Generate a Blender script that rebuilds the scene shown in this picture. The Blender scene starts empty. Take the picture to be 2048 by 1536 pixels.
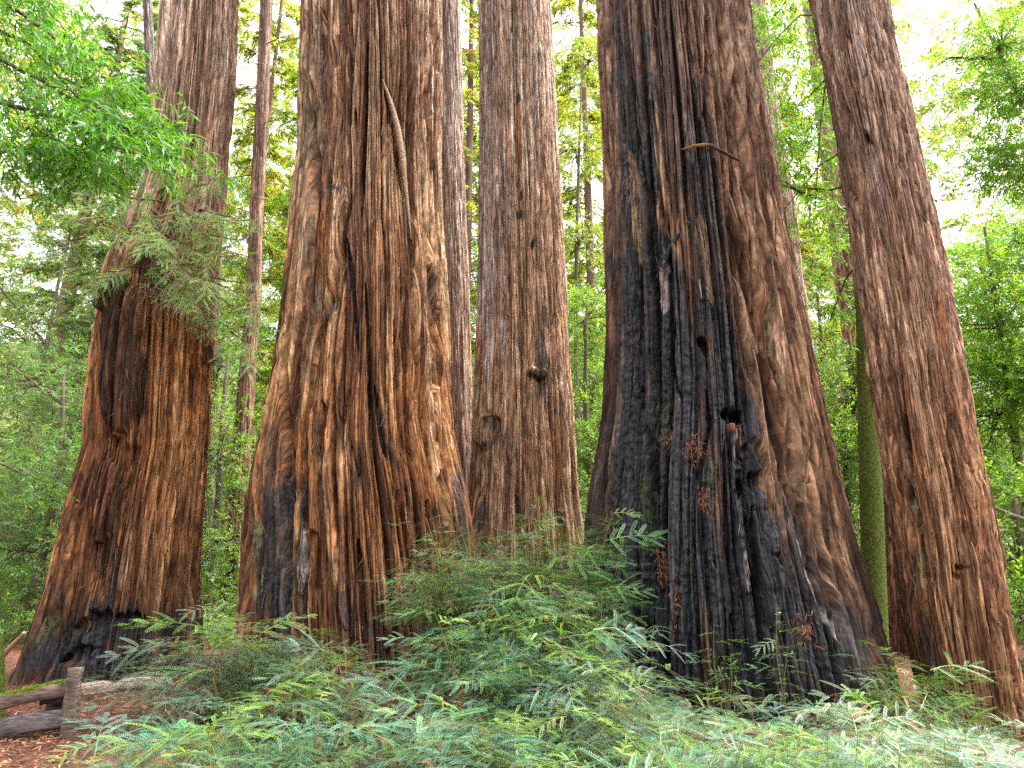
import bpy, math, random
import numpy as np

random.seed(11)
rng = np.random.default_rng(20)
SC = bpy.context.scene
COL = SC.collection

# ------------------------------------------------------------------ camera
FPX = 1365.0                      # focal length in photo pixels (2048 wide)
PITCH = math.radians(15.0)
CP, SP = math.cos(PITCH), math.sin(PITCH)
CZ = 1.6
cam_data = bpy.data.cameras.new("camera")
cam_data.sensor_width = 36.0
cam_data.lens = 36.0 * FPX / 2048.0
cam_data.clip_end = 2000.0
cam = bpy.data.objects.new("camera", cam_data)
COL.objects.link(cam)
cam.location = (0, 0, CZ)
cam.rotation_euler = (math.pi / 2 + PITCH, 0, 0)
SC.camera = cam


def at(px, py, d):
    """world point seen at photo pixel (px, py) on the vertical plane y = d"""
    a = (px - 1024.0) / FPX
    b = (768.0 - py) / FPX
    t = d / (CP - b * SP)
    return np.array((t * a, d, CZ + t * (SP + b * CP)))


def project(P):
    x, y, z = P[..., 0], P[..., 1], P[..., 2] - CZ
    f = y * CP + z * SP
    u = -y * SP + z * CP
    f = np.maximum(f, 0.05)
    return 1024 + FPX * x / f, 768 - FPX * u / f


# ------------------------------------------------------------------ noise
def h2(i, j, seed):
    i = np.asarray(i).astype(np.int64) & 0xFFFFFFFF
    j = np.asarray(j).astype(np.int64) & 0xFFFFFFFF
    n = (i * 374761393 + j * 668265263 + seed * 974711 + 1013904223) & 0xFFFFFFFF
    n = ((n ^ (n >> 13)) * 1274126177) & 0xFFFFFFFF
    n = ((n ^ (n >> 15)) * 2246822519) & 0xFFFFFFFF
    n = n ^ (n >> 16)
    return (n & 0xFFFFFF).astype(np.float32) / np.float32(0xFFFFFF)


def vnoise(x, y, seed, wrap=0):
    """value noise in [-1, 1], periodic in x with period wrap (cells)"""
    xi, yi = np.floor(x), np.floor(y)
    fx, fy = x - xi, y - yi
    fx = fx * fx * fx * (fx * (fx * 6 - 15) + 10)
    fy = fy * fy * fy * (fy * (fy * 6 - 15) + 10)
    xi, yi = xi.astype(np.int64), yi.astype(np.int64)
    x1 = xi + 1
    if wrap:
        xi, x1 = xi % wrap, x1 % wrap
    a, b = h2(xi, yi, seed), h2(x1, yi, seed)
    c, d = h2(xi, yi + 1, seed), h2(x1, yi + 1, seed)
    return ((a + (b - a) * fx) + ((c + (d - c) * fx) - (a + (b - a) * fx)) * fy) * 2 - 1


def fbm(x, y, seed, wrap=0, octaves=3):
    s, amp, tot = 0, 1.0, 0
    for k in range(octaves):
        s = s + amp * vnoise(x * 2 ** k, y * 2 ** k, seed + 17 * k, wrap * 2 ** k)
        tot += amp
        amp *= 0.5
    return s / tot


def cells(x, y, seed, wrap):
    """Voronoi on a grid periodic in x: distance gap F2-F1, two random values of the nearest cell"""
    xi, yi = np.floor(x).astype(np.int64), np.floor(y).astype(np.int64)
    f1 = np.full(x.shape, 9.0, np.float32)
    f2 = np.full(x.shape, 9.0, np.float32)
    ida = np.zeros(x.shape, np.float32)
    idb = np.zeros(x.shape, np.float32)
    for dx in (-1, 0, 1):
        for dy in (-1, 0, 1):
            ci, cj = (xi + dx) % wrap, yi + dy
            px = xi + dx + 0.12 + 0.76 * h2(ci, cj, seed)
            py = yi + dy + h2(ci, cj, seed + 1)
            d = np.hypot(px - x, py - y).astype(np.float32)
            near = d < f1
            f2 = np.where(near, f1, np.minimum(f2, d))
            f1 = np.where(near, d, f1)
            ida = np.where(near, h2(ci, cj, seed + 2), ida)
            idb = np.where(near, h2(ci, cj, seed + 3), idb)
    return f2 - f1, ida, idb


def sstep(a, b, x):
    t = np.clip((x - a) / (b - a), 0, 1)
    return t * t * (3 - 2 * t)


# ------------------------------------------------------------------ meshes
def new_mesh(name, V, Q=None, T=None, mat=None, smooth=False, cols=None, vecs=None, floats=None):
    """vertices (n,3), quads (m,4), tris (k,3); cols / vecs / floats: dicts of point attributes"""
    V = np.ascontiguousarray(V, np.float32)
    Q = np.zeros((0, 4), np.int32) if Q is None else np.ascontiguousarray(Q, np.int32)
    T = np.zeros((0, 3), np.int32) if T is None else np.ascontiguousarray(T, np.int32)
    me = bpy.data.meshes.new(name)
    me.vertices.add(len(V))
    me.vertices.foreach_set("co", V.ravel())
    nl = Q.size + T.size
    me.loops.add(nl)
    me.loops.foreach_set("vertex_index", np.concatenate([Q.ravel(), T.ravel()]))
    me.polygons.add(len(Q) + len(T))
    starts = np.concatenate([np.arange(len(Q)) * 4, Q.size + np.arange(len(T)) * 3]).astype(np.int32)
    me.polygons.foreach_set("loop_start", starts)
    if smooth:
        me.polygons.foreach_set("use_smooth", np.ones(len(Q) + len(T), bool))
    for k, a in (cols or {}).items():
        at_ = me.attributes.new(k, 'FLOAT_COLOR', 'POINT')
        at_.data.foreach_set("color", np.ascontiguousarray(a, np.float32).ravel())
    for k, a in (vecs or {}).items():
        at_ = me.attributes.new(k, 'FLOAT_VECTOR', 'POINT')
        at_.data.foreach_set("vector", np.ascontiguousarray(a, np.float32).ravel())
    for k, a in (floats or {}).items():
        at_ = me.attributes.new(k, 'FLOAT', 'POINT')
        at_.data.foreach_set("value", np.ascontiguousarray(a, np.float32).ravel())
    me.update(calc_edges=True)
    if mat:
        me.materials.append(mat)
    return me


def link(name, me, parent=None):
    o = bpy.data.objects.new(name, me)
    COL.objects.link(o)
    if parent is not None:
        o.parent = parent
    return o


def tag(o, label=None, cat=None, group=None, kind=None):
    if label:
        o["label"] = label
    if cat:
        o["category"] = cat
    if group:
        o["group"] = group
    if kind:
        o["kind"] = kind
    return o


def thing(name, label, cat, group=None):
    o = bpy.data.objects.new(name, None)
    o.empty_display_size = 0.2
    COL.objects.link(o)
    return tag(o, label, cat, group)


class Soup:
    """collects geometry with a colour per vertex, then links it as ONE mesh object"""

    def __init__(self):
        self.V, self.Q, self.T, self.C, self.n = [], [], [], [], 0

    def add(self, V, Q=None, T=None, C=(0.1, 0.1, 0.1)):
        V = np.asarray(V, np.float32).reshape(-1, 3)
        C = np.asarray(C, np.float32)
        if C.ndim == 1:
            C = np.broadcast_to(C[:3], (len(V), 3))
        self.V.append(V)
        self.C.append(C[:, :3])
        if Q is not None and len(Q):
            self.Q.append(np.asarray(Q, np.int64).reshape(-1, 4) + self.n)
        if T is not None and len(T):
            self.T.append(np.asarray(T, np.int64).reshape(-1, 3) + self.n)
        self.n += len(V)

    def tube(self, pts, rad, sides=6, C=(0.1, 0.06, 0.04), cap=True):
        pts = np.asarray(pts, float)
        m = len(pts)
        rad = np.broadcast_to(np.asarray(rad, float), (m,))
        tan = np.gradient(pts, axis=0)
        tan /= np.linalg.norm(tan, axis=1)[:, None] + 1e-9
        ref = np.where(np.abs(tan[:, 2:3]) > 0.9, np.array([[1.0, 0, 0]]), np.array([[0, 0, 1.0]]))
        u = np.cross(tan, ref)
        u /= np.linalg.norm(u, axis=1)[:, None] + 1e-9
        for k in range(1, m):          # keep the frame from flipping
            if np.dot(u[k], u[k - 1]) < 0:
                u[k] = -u[k]
        w = np.cross(tan, u)
        ang = np.arange(sides) * 2 * math.pi / sides
        ring = pts[:, None] + rad[:, None, None] * (np.cos(ang)[None, :, None] * u[:, None] + np.sin(ang)[None, :, None] * w[:, None])
        i = np.arange(m - 1)[:, None] * sides
        k = np.arange(sides)[None]
        k2 = (k + 1) % sides
        Q = np.stack([i + k, i + k2, i + sides + k2, i + sides + k], -1).reshape(-1, 4)
        V = ring.reshape(-1, 3)
        T = None
        if cap:
            V = np.vstack([V, pts[-1] + tan[-1] * rad[-1] * 0.6, pts[0] - tan[0] * rad[0] * 0.3])
            a = np.arange(sides)
            T = np.vstack([np.stack([(m - 1) * sides + a, (m - 1) * sides + (a + 1) % sides, np.full(sides, m * sides)], -1),
                           np.stack([(a + 1) % sides, a, np.full(sides, m * sides + 1)], -1)])
        if np.ndim(C) == 2:
            C = np.repeat(np.asarray(C), sides, axis=0)
            if cap:
                C = np.vstack([C, C[-1:], C[:1]])
        self.add(V, Q, T, C)

    def scatter(self, tmpl, P, R, S, C, jitter=0.0):
        """tmpl = (verts, quads, tone per vertex); P (n,3) R (n,3,3 columns = axes) S (n,) C (n,3)"""
        tv, tq, tt = tmpl
        n, k = len(P), len(tv)
        V = np.einsum('nij,kj->nki', R, tv) * np.asarray(S).reshape(n, -1)[:, None, :1] + P[:, None]
        Cc = C[:, None] * tt[None, :, None] if tt.ndim == 1 else C[:, None] * tt[None]
        Q = (tq[None] + (np.arange(n) * k)[:, None, None]).reshape(-1, 4)
        self.add(V.reshape(-1, 3), Q, None, Cc.reshape(-1, 3))

    def mesh(self, name, mat, smooth=False):
        V = np.concatenate(self.V)
        C = np.concatenate(self.C)
        C4 = np.ones((len(C), 4), np.float32)
        C4[:, :3] = C
        return new_mesh(name, V, np.concatenate(self.Q) if self.Q else None, np.concatenate(self.T) if self.T else None,
                        mat, smooth, cols={"tone": C4})

    def build(self, name, mat, parent=None, smooth=False):
        return link(name, self.mesh(name, mat, smooth), parent)


def frames(direction, normal_hint):
    """rotation matrices with x along direction, z near normal_hint"""
    x = direction / (np.linalg.norm(direction, axis=1)[:, None] + 1e-9)
    y = np.cross(normal_hint, x)
    y /= np.linalg.norm(y, axis=1)[:, None] + 1e-9
    z = np.cross(x, y)
    return np.stack([x, y, z], axis=2)


# ------------------------------------------------------------------ materials
def nodes_of(name):
    m = bpy.data.materials.new(name)
    m.use_nodes = True
    nt = m.node_tree
    return m, nt, nt.nodes["Principled BSDF"], nt.nodes["Material Output"]


def nd(nt, kind, **kw):
    n = nt.nodes.new(kind)
    for k, v in kw.items():
        if k in n.inputs:
            n.inputs[k].default_value = v
        else:
            setattr(n, k, v)
    return n


def math_n(nt, op, a, b=None, clamp=False):
    n = nt.nodes.new("ShaderNodeMath")
    n.operation = op
    n.use_clamp = clamp
    for i, v in enumerate((a, b)):
        if v is None:
            continue
        if isinstance(v, (int, float)):
            n.inputs[i].default_value = v
        else:
            nt.links.new(v, n.inputs[i])
    return n.outputs[0]


def bark_material(name, fibre=1.0, spec=0.25):
    """colour from the mesh's own bark colours, broken up by long fibres; alpha of the colour = charcoal and painted fissure shade"""
    m, nt, bs, out = nodes_of(name)
    L = nt.links.new
    at_ = nd(nt, "ShaderNodeAttribute", attribute_name="bark")
    co = nd(nt, "ShaderNodeAttribute", attribute_name="bark_co")

    def stretched(sx, sz, detail, rough=0.6, dist=0.0):
        mp = nd(nt, "ShaderNodeMapping")
        mp.inputs["Scale"].default_value = (sx, sx, sz)
        L(co.outputs["Vector"], mp.inputs["Vector"])
        n = nd(nt, "ShaderNodeTexNoise")
        n.inputs["Scale"].default_value = 1.0
        n.inputs["Detail"].default_value = detail
        n.inputs["Roughness"].default_value = rough
        n.inputs["Distortion"].default_value = dist
        L(mp.outputs[0], n.inputs["Vector"])
        return n.outputs["Fac"]
    f1 = stretched(70 * fibre, 3.5, 4, 0.65)
    f2 = stretched(160 * fibre, 14.0, 3, 0.6)
    blot = stretched(9, 4, 4, 0.6)
    mix = math_n(nt, 'ADD', math_n(nt, 'MULTIPLY', f1, 0.6), math_n(nt, 'MULTIPLY', f2, 0.4))
    mr = nd(nt, "ShaderNodeMapRange")
    mr.inputs["From Min"].default_value = 0.36
    mr.inputs["From Max"].default_value = 0.64
    mr.inputs["To Min"].default_value = 0.36
    mr.inputs["To Max"].default_value = 1.65
    mr.clamp = True
    L(mix, mr.inputs["Value"])
    mr2 = nd(nt, "ShaderNodeMapRange")
    mr2.inputs["From Min"].default_value = 0.35
    mr2.inputs["From Max"].default_value = 0.65
    mr2.inputs["To Min"].default_value = 0.8
    mr2.inputs["To Max"].default_value = 1.2
    L(blot, mr2.inputs["Value"])
    mr3 = nd(nt, "ShaderNodeMapRange")
    mr3.inputs["From Min"].default_value = 0.38
    mr3.inputs["From Max"].default_value = 0.62
    mr3.inputs["To Min"].default_value = 0.60
    mr3.inputs["To Max"].default_value = 1.40
    L(stretched(22 * fibre, 0.8, 3, 0.55), mr3.inputs["Value"])
    k = math_n(nt, 'MULTIPLY', math_n(nt, 'MULTIPLY', mr.outputs[0], mr2.outputs[0]), mr3.outputs[0])
    # thin splits between the fibres
    mpv = nd(nt, "ShaderNodeMapping")
    mpv.inputs["Scale"].default_value = (40 * fibre, 40 * fibre, 1.3)
    L(co.outputs["Vector"], mpv.inputs["Vector"])
    vo = nd(nt, "ShaderNodeTexVoronoi", feature='DISTANCE_TO_EDGE')
    vo.inputs["Scale"].default_value = 1.0
    L(mpv.outputs[0], vo.inputs["Vector"])
    ms_ = nd(nt, "ShaderNodeMapRange")
    ms_.inputs["From Min"].default_value = 0.0
    ms_.inputs["From Max"].default_value = 0.16
    L(vo.outputs["Distance"], ms_.inputs["Value"])
    mk = nd(nt, "ShaderNodeMapRange")
    mk.inputs["To Min"].default_value = 0.42
    mk.inputs["To Max"].default_value = 1.12
    L(ms_.outputs[0], mk.inputs["Value"])
    k = math_n(nt, 'MULTIPLY', k, mk.outputs[0])
    mix = math_n(nt, 'ADD', mix, math_n(nt, 'MULTIPLY', ms_.outputs[0], 0.35))
    vm = nd(nt, "ShaderNodeVectorMath", operation='SCALE')
    L(at_.outputs["Color"], vm.inputs[0])
    L(k, vm.inputs["Scale"])
    L(vm.outputs[0], bs.inputs["Base Color"])
    # roughness: charcoal is glossier
    ro = nd(nt, "ShaderNodeMapRange")
    ro.inputs["To Min"].default_value = 0.88
    ro.inputs["To Max"].default_value = 0.6
    L(at_.outputs["Alpha"], ro.inputs["Value"])
    L(ro.outputs[0], bs.inputs["Roughness"])
    sp = nd(nt, "ShaderNodeMapRange")
    sp.inputs["To Min"].default_value = spec
    sp.inputs["To Max"].default_value = 0.4
    L(at_.outputs["Alpha"], sp.inputs["Value"])
    L(sp.outputs[0], bs.inputs["Specular IOR Level"])
    bp = nd(nt, "ShaderNodeBump")
    bp.inputs["Strength"].default_value = 0.75
    bp.inputs["Distance"].default_value = 0.035
    L(mix, bp.inputs["Height"])
    L(bp.outputs[0], bs.inputs["Normal"])
    return m


def tone_material(name, rough=0.8, spec=0.3, translucent=0.0, var=0.0, scale=60.0, bump=0.0, trans_tint=(1.25, 1.2, 0.55)):
    """colour per vertex ('tone'); leaves let light through; optional grain"""
    m, nt, bs, out = nodes_of(name)
    L = nt.links.new
    at_ = nd(nt, "ShaderNodeAttribute", attribute_name="tone")
    c = at_.outputs["Color"]
    if var or bump:
        tc = nd(nt, "ShaderNodeTexCoord")
        n = nd(nt, "ShaderNodeTexNoise")
        n.inputs["Scale"].default_value = scale
        n.inputs["Detail"].default_value = 4
        L(tc.outputs["Object"], n.inputs["Vector"])
        mr = nd(nt, "ShaderNodeMapRange")
        mr.inputs["From Min"].default_value = 0.3
        mr.inputs["From Max"].default_value = 0.7
        mr.inputs["To Min"].default_value = 1 - var
        mr.inputs["To Max"].default_value = 1 + var
        L(n.outputs["Fac"], mr.inputs["Value"])
        vm = nd(nt, "ShaderNodeVectorMath", operation='SCALE')
        L(c, vm.inputs[0])
        L(mr.outputs[0], vm.inputs["Scale"])
        c = vm.outputs[0]
        if bump:
            bp = nd(nt, "ShaderNodeBump")
            bp.inputs["Strength"].default_value = bump
            bp.inputs["Distance"].default_value = 0.01
            L(n.outputs["Fac"], bp.inputs["Height"])
            L(bp.outputs[0], bs.inputs["Normal"])
    L(c, bs.inputs["Base Color"])
    bs.inputs["Roughness"].default_value = rough
    bs.inputs["Specular IOR Level"].default_value = spec
    if translucent:
        tr = nd(nt, "ShaderNodeBsdfTranslucent")
        tm = nd(nt, "ShaderNodeVectorMath", operation='MULTIPLY')
        tm.inputs[1].default_value = trans_tint
        L(c, tm.inputs[0])
        L(tm.outputs[0], tr.inputs["Color"])
        mx = nd(nt, "ShaderNodeMixShader")
        mx.inputs[0].default_value = translucent
        L(bs.outputs[0], mx.inputs[1])
        L(tr.outputs[0], mx.inputs[2])
        L(mx.outputs[0], out.inputs["Surface"])
    return m


# ------------------------------------------------------------------ light and sky
SUN_EL, SUN_AZ = math.radians(58), math.radians(75)     # azimuth measured from straight ahead (+Y) to the right
world = bpy.data.worlds.new("World")
SC.world = world
world.use_nodes = True
wn = world.node_tree
bg = wn.nodes["Background"]
sky = wn.nodes.new("ShaderNodeTexSky")
sky.sky_type = 'NISHITA'
sky.sun_disc = False
sky.sun_elevation = SUN_EL
sky.sun_rotation = SUN_AZ
sky.air_density = 1.0
sky.dust_density = 4.0
sky.ozone_density = 1.0
hs = wn.nodes.new("ShaderNodeHueSaturation")             # a bright overcast veil: most of the blue is gone
hs.inputs["Saturation"].default_value = 0.10
wn.links.new(sky.outputs[0], hs.inputs["Color"])
# overcast: the zenith is about three times as bright as the horizon
geo = wn.nodes.new("ShaderNodeTexCoord")
sep = wn.nodes.new("ShaderNodeSeparateXYZ")
wn.links.new(geo.outputs["Generated"], sep.inputs[0])
zr = wn.nodes.new("ShaderNodeMapRange")
zr.inputs["To Min"].default_value = 0.45
zr.inputs["To Max"].default_value = 1.6
wn.links.new(sep.outputs["Z"], zr.inputs["Value"])
sc_ = wn.nodes.new("ShaderNodeVectorMath")
sc_.operation = 'SCALE'
wn.links.new(hs.outputs[0], sc_.inputs[0])
wn.links.new(zr.outputs[0], sc_.inputs["Scale"])
wn.links.new(sc_.outputs[0], bg.inputs["Color"])
bg.inputs["Strength"].default_value = 0.15
sun_d = bpy.data.lights.new("sun", 'SUN')
sun_d.energy = 1.0
sun_d.angle = math.radians(12)
sun_d.color = (1.0, 0.95, 0.86)
sun = bpy.data.objects.new("sun", sun_d)
COL.objects.link(sun)
# the light travels from the sun down to the scene
_to_sun = (math.sin(SUN_AZ) * math.cos(SUN_EL), math.cos(SUN_AZ) * math.cos(SUN_EL), math.sin(SUN_EL))
import mathutils
sun.rotation_euler = mathutils.Vector(_to_sun).to_track_quat('Z', 'Y').to_euler()
sun.location = (12, 30, 45)
vs = SC.view_settings
vs.view_transform = 'Standard'
vs.look = 'None'
vs.gamma = 1.0
vs.exposure = 2.65
SC.render.engine = 'CYCLES'
SC.cycles.max_bounces = 6
SC.cycles.diffuse_bounces = 4
SC.cycles.transmission_bounces = 4
SC.cycles.use_denoising = False
# ------------------------------------------------------------------ bark-covered trunks
def lin(c):
    return np.array([((v / 255) / 12.92 if v / 255 <= 0.04045 else ((v / 255 + 0.055) / 1.055) ** 2.4) for v in c], np.float32)


CHAR_SHADE = np.array((0.020, 0.020, 0.024), np.float32)  # charcoal, also painted as shade into long fissures
MOSS = np.array((0.075, 0.10, 0.028), np.float32)
LICHEN = np.array((0.20, 0.22, 0.11), np.float32)
TAN = np.array((0.36, 0.24, 0.15), np.float32)
ORANGE = np.array((0.30, 0.11, 0.035), np.float32)
DARKB = np.array((0.05, 0.024, 0.014), np.float32)
GREYB = np.array((0.40, 0.33, 0.30), np.float32)
PAINT = dict(char_shade=CHAR_SHADE, moss=MOSS, lichen=LICHEN, tan=TAN, orange=ORANGE, dark=DARKB, grey=GREYB)


def seg_dist(px, py, pts, w):
    """distance to a line that thins out towards both ends"""
    d = np.full(px.shape, 1e9, np.float32)
    ln = [math.hypot(b[0] - a[0], b[1] - a[1]) for a, b in zip(pts[:-1], pts[1:])]
    tot, acc = sum(ln), 0.0
    for (x0, y0), (x1, y1), l in zip(pts[:-1], pts[1:], ln):
        vx, vy = x1 - x0, y1 - y0
        t = np.clip(((px - x0) * vx + (py - y0) * vy) / (vx * vx + vy * vy + 1e-6), 0, 1)
        s = (acc + t * l) / max(tot, 1e-6)
        thin = 1.0 if tot < 3 * w else np.clip(4 * s * (1 - s), 0.03, 1) ** -0.45
        d = np.minimum(d, np.hypot(px - x0 - t * vx, py - y0 - t * vy) * thin)
        acc += l
    return d


S_STD = ((0.42, 14.0, 0.13, 0.03), (0.15, 4.5, 0.075, 0.03), (0.058, 1.5, 0.028, 0.012))


def redwood_mesh(name, D, rows, zbot, palette, mat, seed, ztop=24.0, step=0.0115, strips=S_STD,
                 flute=(9, 0.05, 0.16), wobble=1.0, twist=0.0, feats=(), back=110.0, rough=0.008, flute_z=3.0):
    """one continuous bark surface; rows = (photo y, left x, right x) of the outline seen on the plane y = D"""
    rows = sorted(rows, reverse=True)
    zs, xs, rs = [], [], []
    for py, xl, xr in rows:
        A, B = at(xl, py, D), at(xr, py, D)
        w = (B[0] - A[0]) / 2
        dist = D / (CP - (768 - py) / FPX * SP)
        rr = w / math.sqrt(1 + (w / max(dist, 1)) ** 2)
        zs.append(A[2]); xs.append((A[0] + B[0]) / 2); rs.append(rr)
    zs, xs, rs = np.array(zs), np.array(xs), np.array(rs)
    zlast = zs[-1]
    k = max(0, len(zs) - 4)
    sx = (xs[-1] - xs[k]) / (zs[-1] - zs[k])
    sr = min(-0.004, (rs[-1] - rs[k]) / (zs[-1] - zs[k]) * 0.6)
    # rows: fine inside the picture, coarse above it
    n1 = int((zlast + 0.4 - zbot) / step)
    z = np.concatenate([np.linspace(zbot, zlast + 0.4, n1), np.linspace(zlast + 0.45, ztop, 90)])
    X = np.interp(z, zs, xs)
    Rr = np.interp(z, zs, rs)
    ov = z > zlast
    X[ov] = xs[-1] + sx * (z[ov] - zlast)
    Rr[ov] = np.maximum(rs[-1] + sr * (z[ov] - zlast), 0.35 * rs[-1])
    ker = np.exp(-0.5 * (np.arange(-25, 26) / 11.0) ** 2); ker /= ker.sum()
    for arr in (X, Rr):
        pad = np.concatenate([2 * arr[0] - arr[25:0:-1], arr[:n1], np.full(25, arr[n1 - 1])])
        sm = np.convolve(pad, ker, 'same')[25:25 + n1]
        arr[:n1 - 25] = sm[:n1 - 25]
    rmax = np.interp(zs[len(zs) // 3], z, Rr)
    half = math.radians(back)
    nf = max(60, int(2 * half * rmax / (step * 0.78)))
    nb = max(24, nf // 7)
    phi = np.concatenate([np.linspace(-half, half, nf, endpoint=False), np.linspace(half, 2 * math.pi - half, nb, endpoint=False)])
    ZZ, PH = np.meshgrid(z.astype(np.float32), phi.astype(np.float32), indexing='ij')
    RR = np.repeat(Rr.astype(np.float32)[:, None], len(phi), 1)
    XX = np.repeat(X.astype(np.float32)[:, None], len(phi), 1)
    rref = float(np.median(Rr[:n1]))
    turn = (PH + twist * (ZZ - 3.0)) / (2 * math.pi)
    turn = turn - np.floor(turn)
    fine = slice(0, n1)

    def arc(width):
        n = max(5, int(round(2 * math.pi * rref / width)))
        return turn * n, n
    # large flutes running up the trunk, stronger towards the flared base
    fu, fn = arc(2 * math.pi * rref / flute[0])
    base_w = np.clip((RR / rs[-1] - 1.0) / 0.8, 0, 1.3)
    fl = vnoise(fu + 0.35 * vnoise(fu, ZZ / flute_z, seed + 40, fn), ZZ / (flute_z * 2.4), seed + 41, fn)
    fl2 = vnoise(fu * 2 + 0.4 * vnoise(fu, ZZ / 2.0, seed + 42, fn), ZZ / 4.0, seed + 43, fn * 2)
    H = (fl + 0.5 * fl2) * (flute[1] + flute[2] * base_w) * RR * 0.6
    tints = []
    wu, wn_ = arc(0.55)
    for q, (cw, cl, dep, off) in enumerate(strips):
        cu, n = arc(cw)
        warp = wobble * (0.17 * fbm(wu, ZZ / (cl * 0.45 + 0.3), seed + 50 + q, wn_, 2) * (0.30 / cw) ** 0.5
                         + 0.08 * vnoise(cu * 0.5, ZZ / (cl * 0.22), seed + 60 + q, max(2, n // 2)))
        if (n // 2) * 2 != n:
            n -= 1
            cu = turn * n
        gap, ia, ib = cells(cu + warp, ZZ / cl + 0.9 * vnoise(cu, ZZ * 0 + q, seed + 70 + q, n), seed + 80 + 5 * q, n)
        e = np.clip(gap / (0.26, 0.26, 0.30)[min(q, 2)], 0, 1) ** 0.6
        H += dep * (e - 0.85) * (0.35 + 1.3 * ib) + off * (ia - 0.5) * 2 * np.clip(gap / 0.16, 0, 1)
        tints.append((ia, ib, e))
    xu, xn = arc(0.075)
    gap, ia, ib = cells(xu + 0.5 * fbm(wu, ZZ / 1.5, seed + 58, wn_, 2), ZZ / 2.4, seed + 140, xn)
    H += np.clip(base_w * 1.6, 0, 1) * (0.075 * (np.clip(gap / 0.25, 0, 1) ** 0.6 - 0.85) * (0.3 + 1.4 * ib) + 0.02 * (ia - 0.5) * np.clip(gap / 0.16, 0, 1))
    ru, rn = arc(0.03)
    H += rough * fbm(ru, ZZ / 0.22, seed + 90, rn, 3)
    out_ = np.percentile(H[:, :nf], 94, axis=1)
    H -= np.convolve(np.pad(out_, 20, mode='edge'), np.ones(41) / 41, 'valid')[:, None]      # the outline keeps to the ridges' tops
    P0 = np.stack([XX + RR * np.sin(PH), D - RR * np.cos(PH), ZZ], -1)
    px, py = project(P0)
    front = np.cos(PH) > -0.15
    # --- colours: three tones picked strip by strip, changing up the trunk
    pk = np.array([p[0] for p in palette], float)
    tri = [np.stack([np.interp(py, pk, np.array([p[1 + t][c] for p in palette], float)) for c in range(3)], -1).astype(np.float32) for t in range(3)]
    low = fbm(turn * max(3, fn // 2), ZZ / 2.5, seed + 95, max(3, fn // 2), 2)
    su, sn = arc(0.10)
    _, streak, _b = cells(su + 0.3 * fbm(wu, ZZ / 1.2, seed + 93, wn_, 2), ZZ / 2.2, seed + 94, sn)
    tn = 0.48 + 0.38 * low + 0.70 * (tints[1][1] - 0.5) + 0.50 * (tints[-1][1] - 0.5) + 0.25 * (tints[0][1] - 0.5) - 0.35 * sstep(0.78, 0.9, streak) + 0.3 * sstep(0.2, 0.1, streak)
    tn = np.clip(tn, 0, 1)[..., None]
    Cc = np.where(tn < 0.5, tri[0] + (tri[1] - tri[0]) * (tn / 0.5), tri[1] + (tri[2] - tri[1]) * ((tn - 0.5) / 0.5))
    AL = np.zeros(ZZ.shape, np.float32)
    edge = fbm(turn * max(8, int(2 * math.pi * rref / 0.11)), ZZ / 0.5, seed + 97, max(8, int(2 * math.pi * rref / 0.11)), 3)
    n9 = max(8, int(2 * math.pi * rref / 0.09))
    edge_s = fbm(turn * n9, ZZ / 2.2, seed + 96, n9, 2)
    speck = fbm(turn * max(8, int(2 * math.pi * rref / 0.05)), ZZ / 0.07, seed + 98, max(8, int(2 * math.pi * rref / 0.05)), 3)
    for ft in feats:
        kind, w, amt, pts = ft[0], ft[1], ft[2], ft[3]
        xs_ = [p[0] for p in pts]; ys_ = [p[1] for p in pts]
        rowsel = np.where((py.min(1) < max(ys_) + 3 * w) & (py.max(1) > min(ys_) - 3 * w) & (np.arange(len(z)) < n1))[0]
        if not len(rowsel):
            continue
        sl = slice(rowsel[0], rowsel[-1] + 1)
        d = seg_dist(px[sl], py[sl], pts, w)
        rag = 0.14 if kind == 'ridge' else 0.3 if kind == 'groove' and len(ft) < 5 else 0.32 if w >= 58 else 0.8
        d = d + rag * w * ((edge_s if kind in ('groove', 'ridge') or w < 9 else edge)[sl] + 1.1 * (tints[1][0][sl] - 0.5) + 0.5 * (tints[-1][0][sl] - 0.5))
        mk = sstep(w, w * 0.35, d) * front[sl]
        if kind in ('groove', 'ridge'):
            H[sl] += (amt if kind == 'ridge' else -amt) * mk
            continue
        if kind in ('moss', 'lichen'):
            mk = mk * sstep(-0.25, 0.25, speck[sl] + 0.5 * (tints[1][2][sl] - 0.6))
        mk = (mk * amt)[..., None]
        Cc[sl] = Cc[sl] + (PAINT[kind] * ((0.35 + 1.3 * tn[sl]) if kind == 'char_shade' else (0.75 + 0.5 * tn[sl])) - Cc[sl]) * mk
        if kind == 'char_shade':
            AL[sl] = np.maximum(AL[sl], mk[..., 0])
        else:
            AL[sl] *= 1 - mk[..., 0]
        if kind == 'char_shade':            # burnt wood is crazed into small blocks
            H[sl] += mk[..., 0] * 0.012 * speck[sl]
    Rf = np.maximum(RR + H, 0.03)
    P = np.stack([XX + Rf * np.sin(PH), D - Rf * np.cos(PH), ZZ], -1).reshape(-1, 3)
    m, n = ZZ.shape
    i = (np.arange(m - 1)[:, None] * n)
    kx = np.arange(n)[None]
    k2 = (kx + 1) % n
    Q = np.stack([i + kx, i + k2, i + n + k2, i + n + kx], -1).reshape(-1, 4)
    bark = np.concatenate([np.clip(Cc, 0.004, 0.6), AL[..., None]], -1).reshape(-1, 4)
    tw = turn * 2 * math.pi + 0.012 * vnoise(wu, ZZ / 1.3, seed + 99, wn_) / max(rref, 0.3)
    co = np.stack([rref * np.cos(tw), rref * np.sin(tw), ZZ], -1).reshape(-1, 3)
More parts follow.
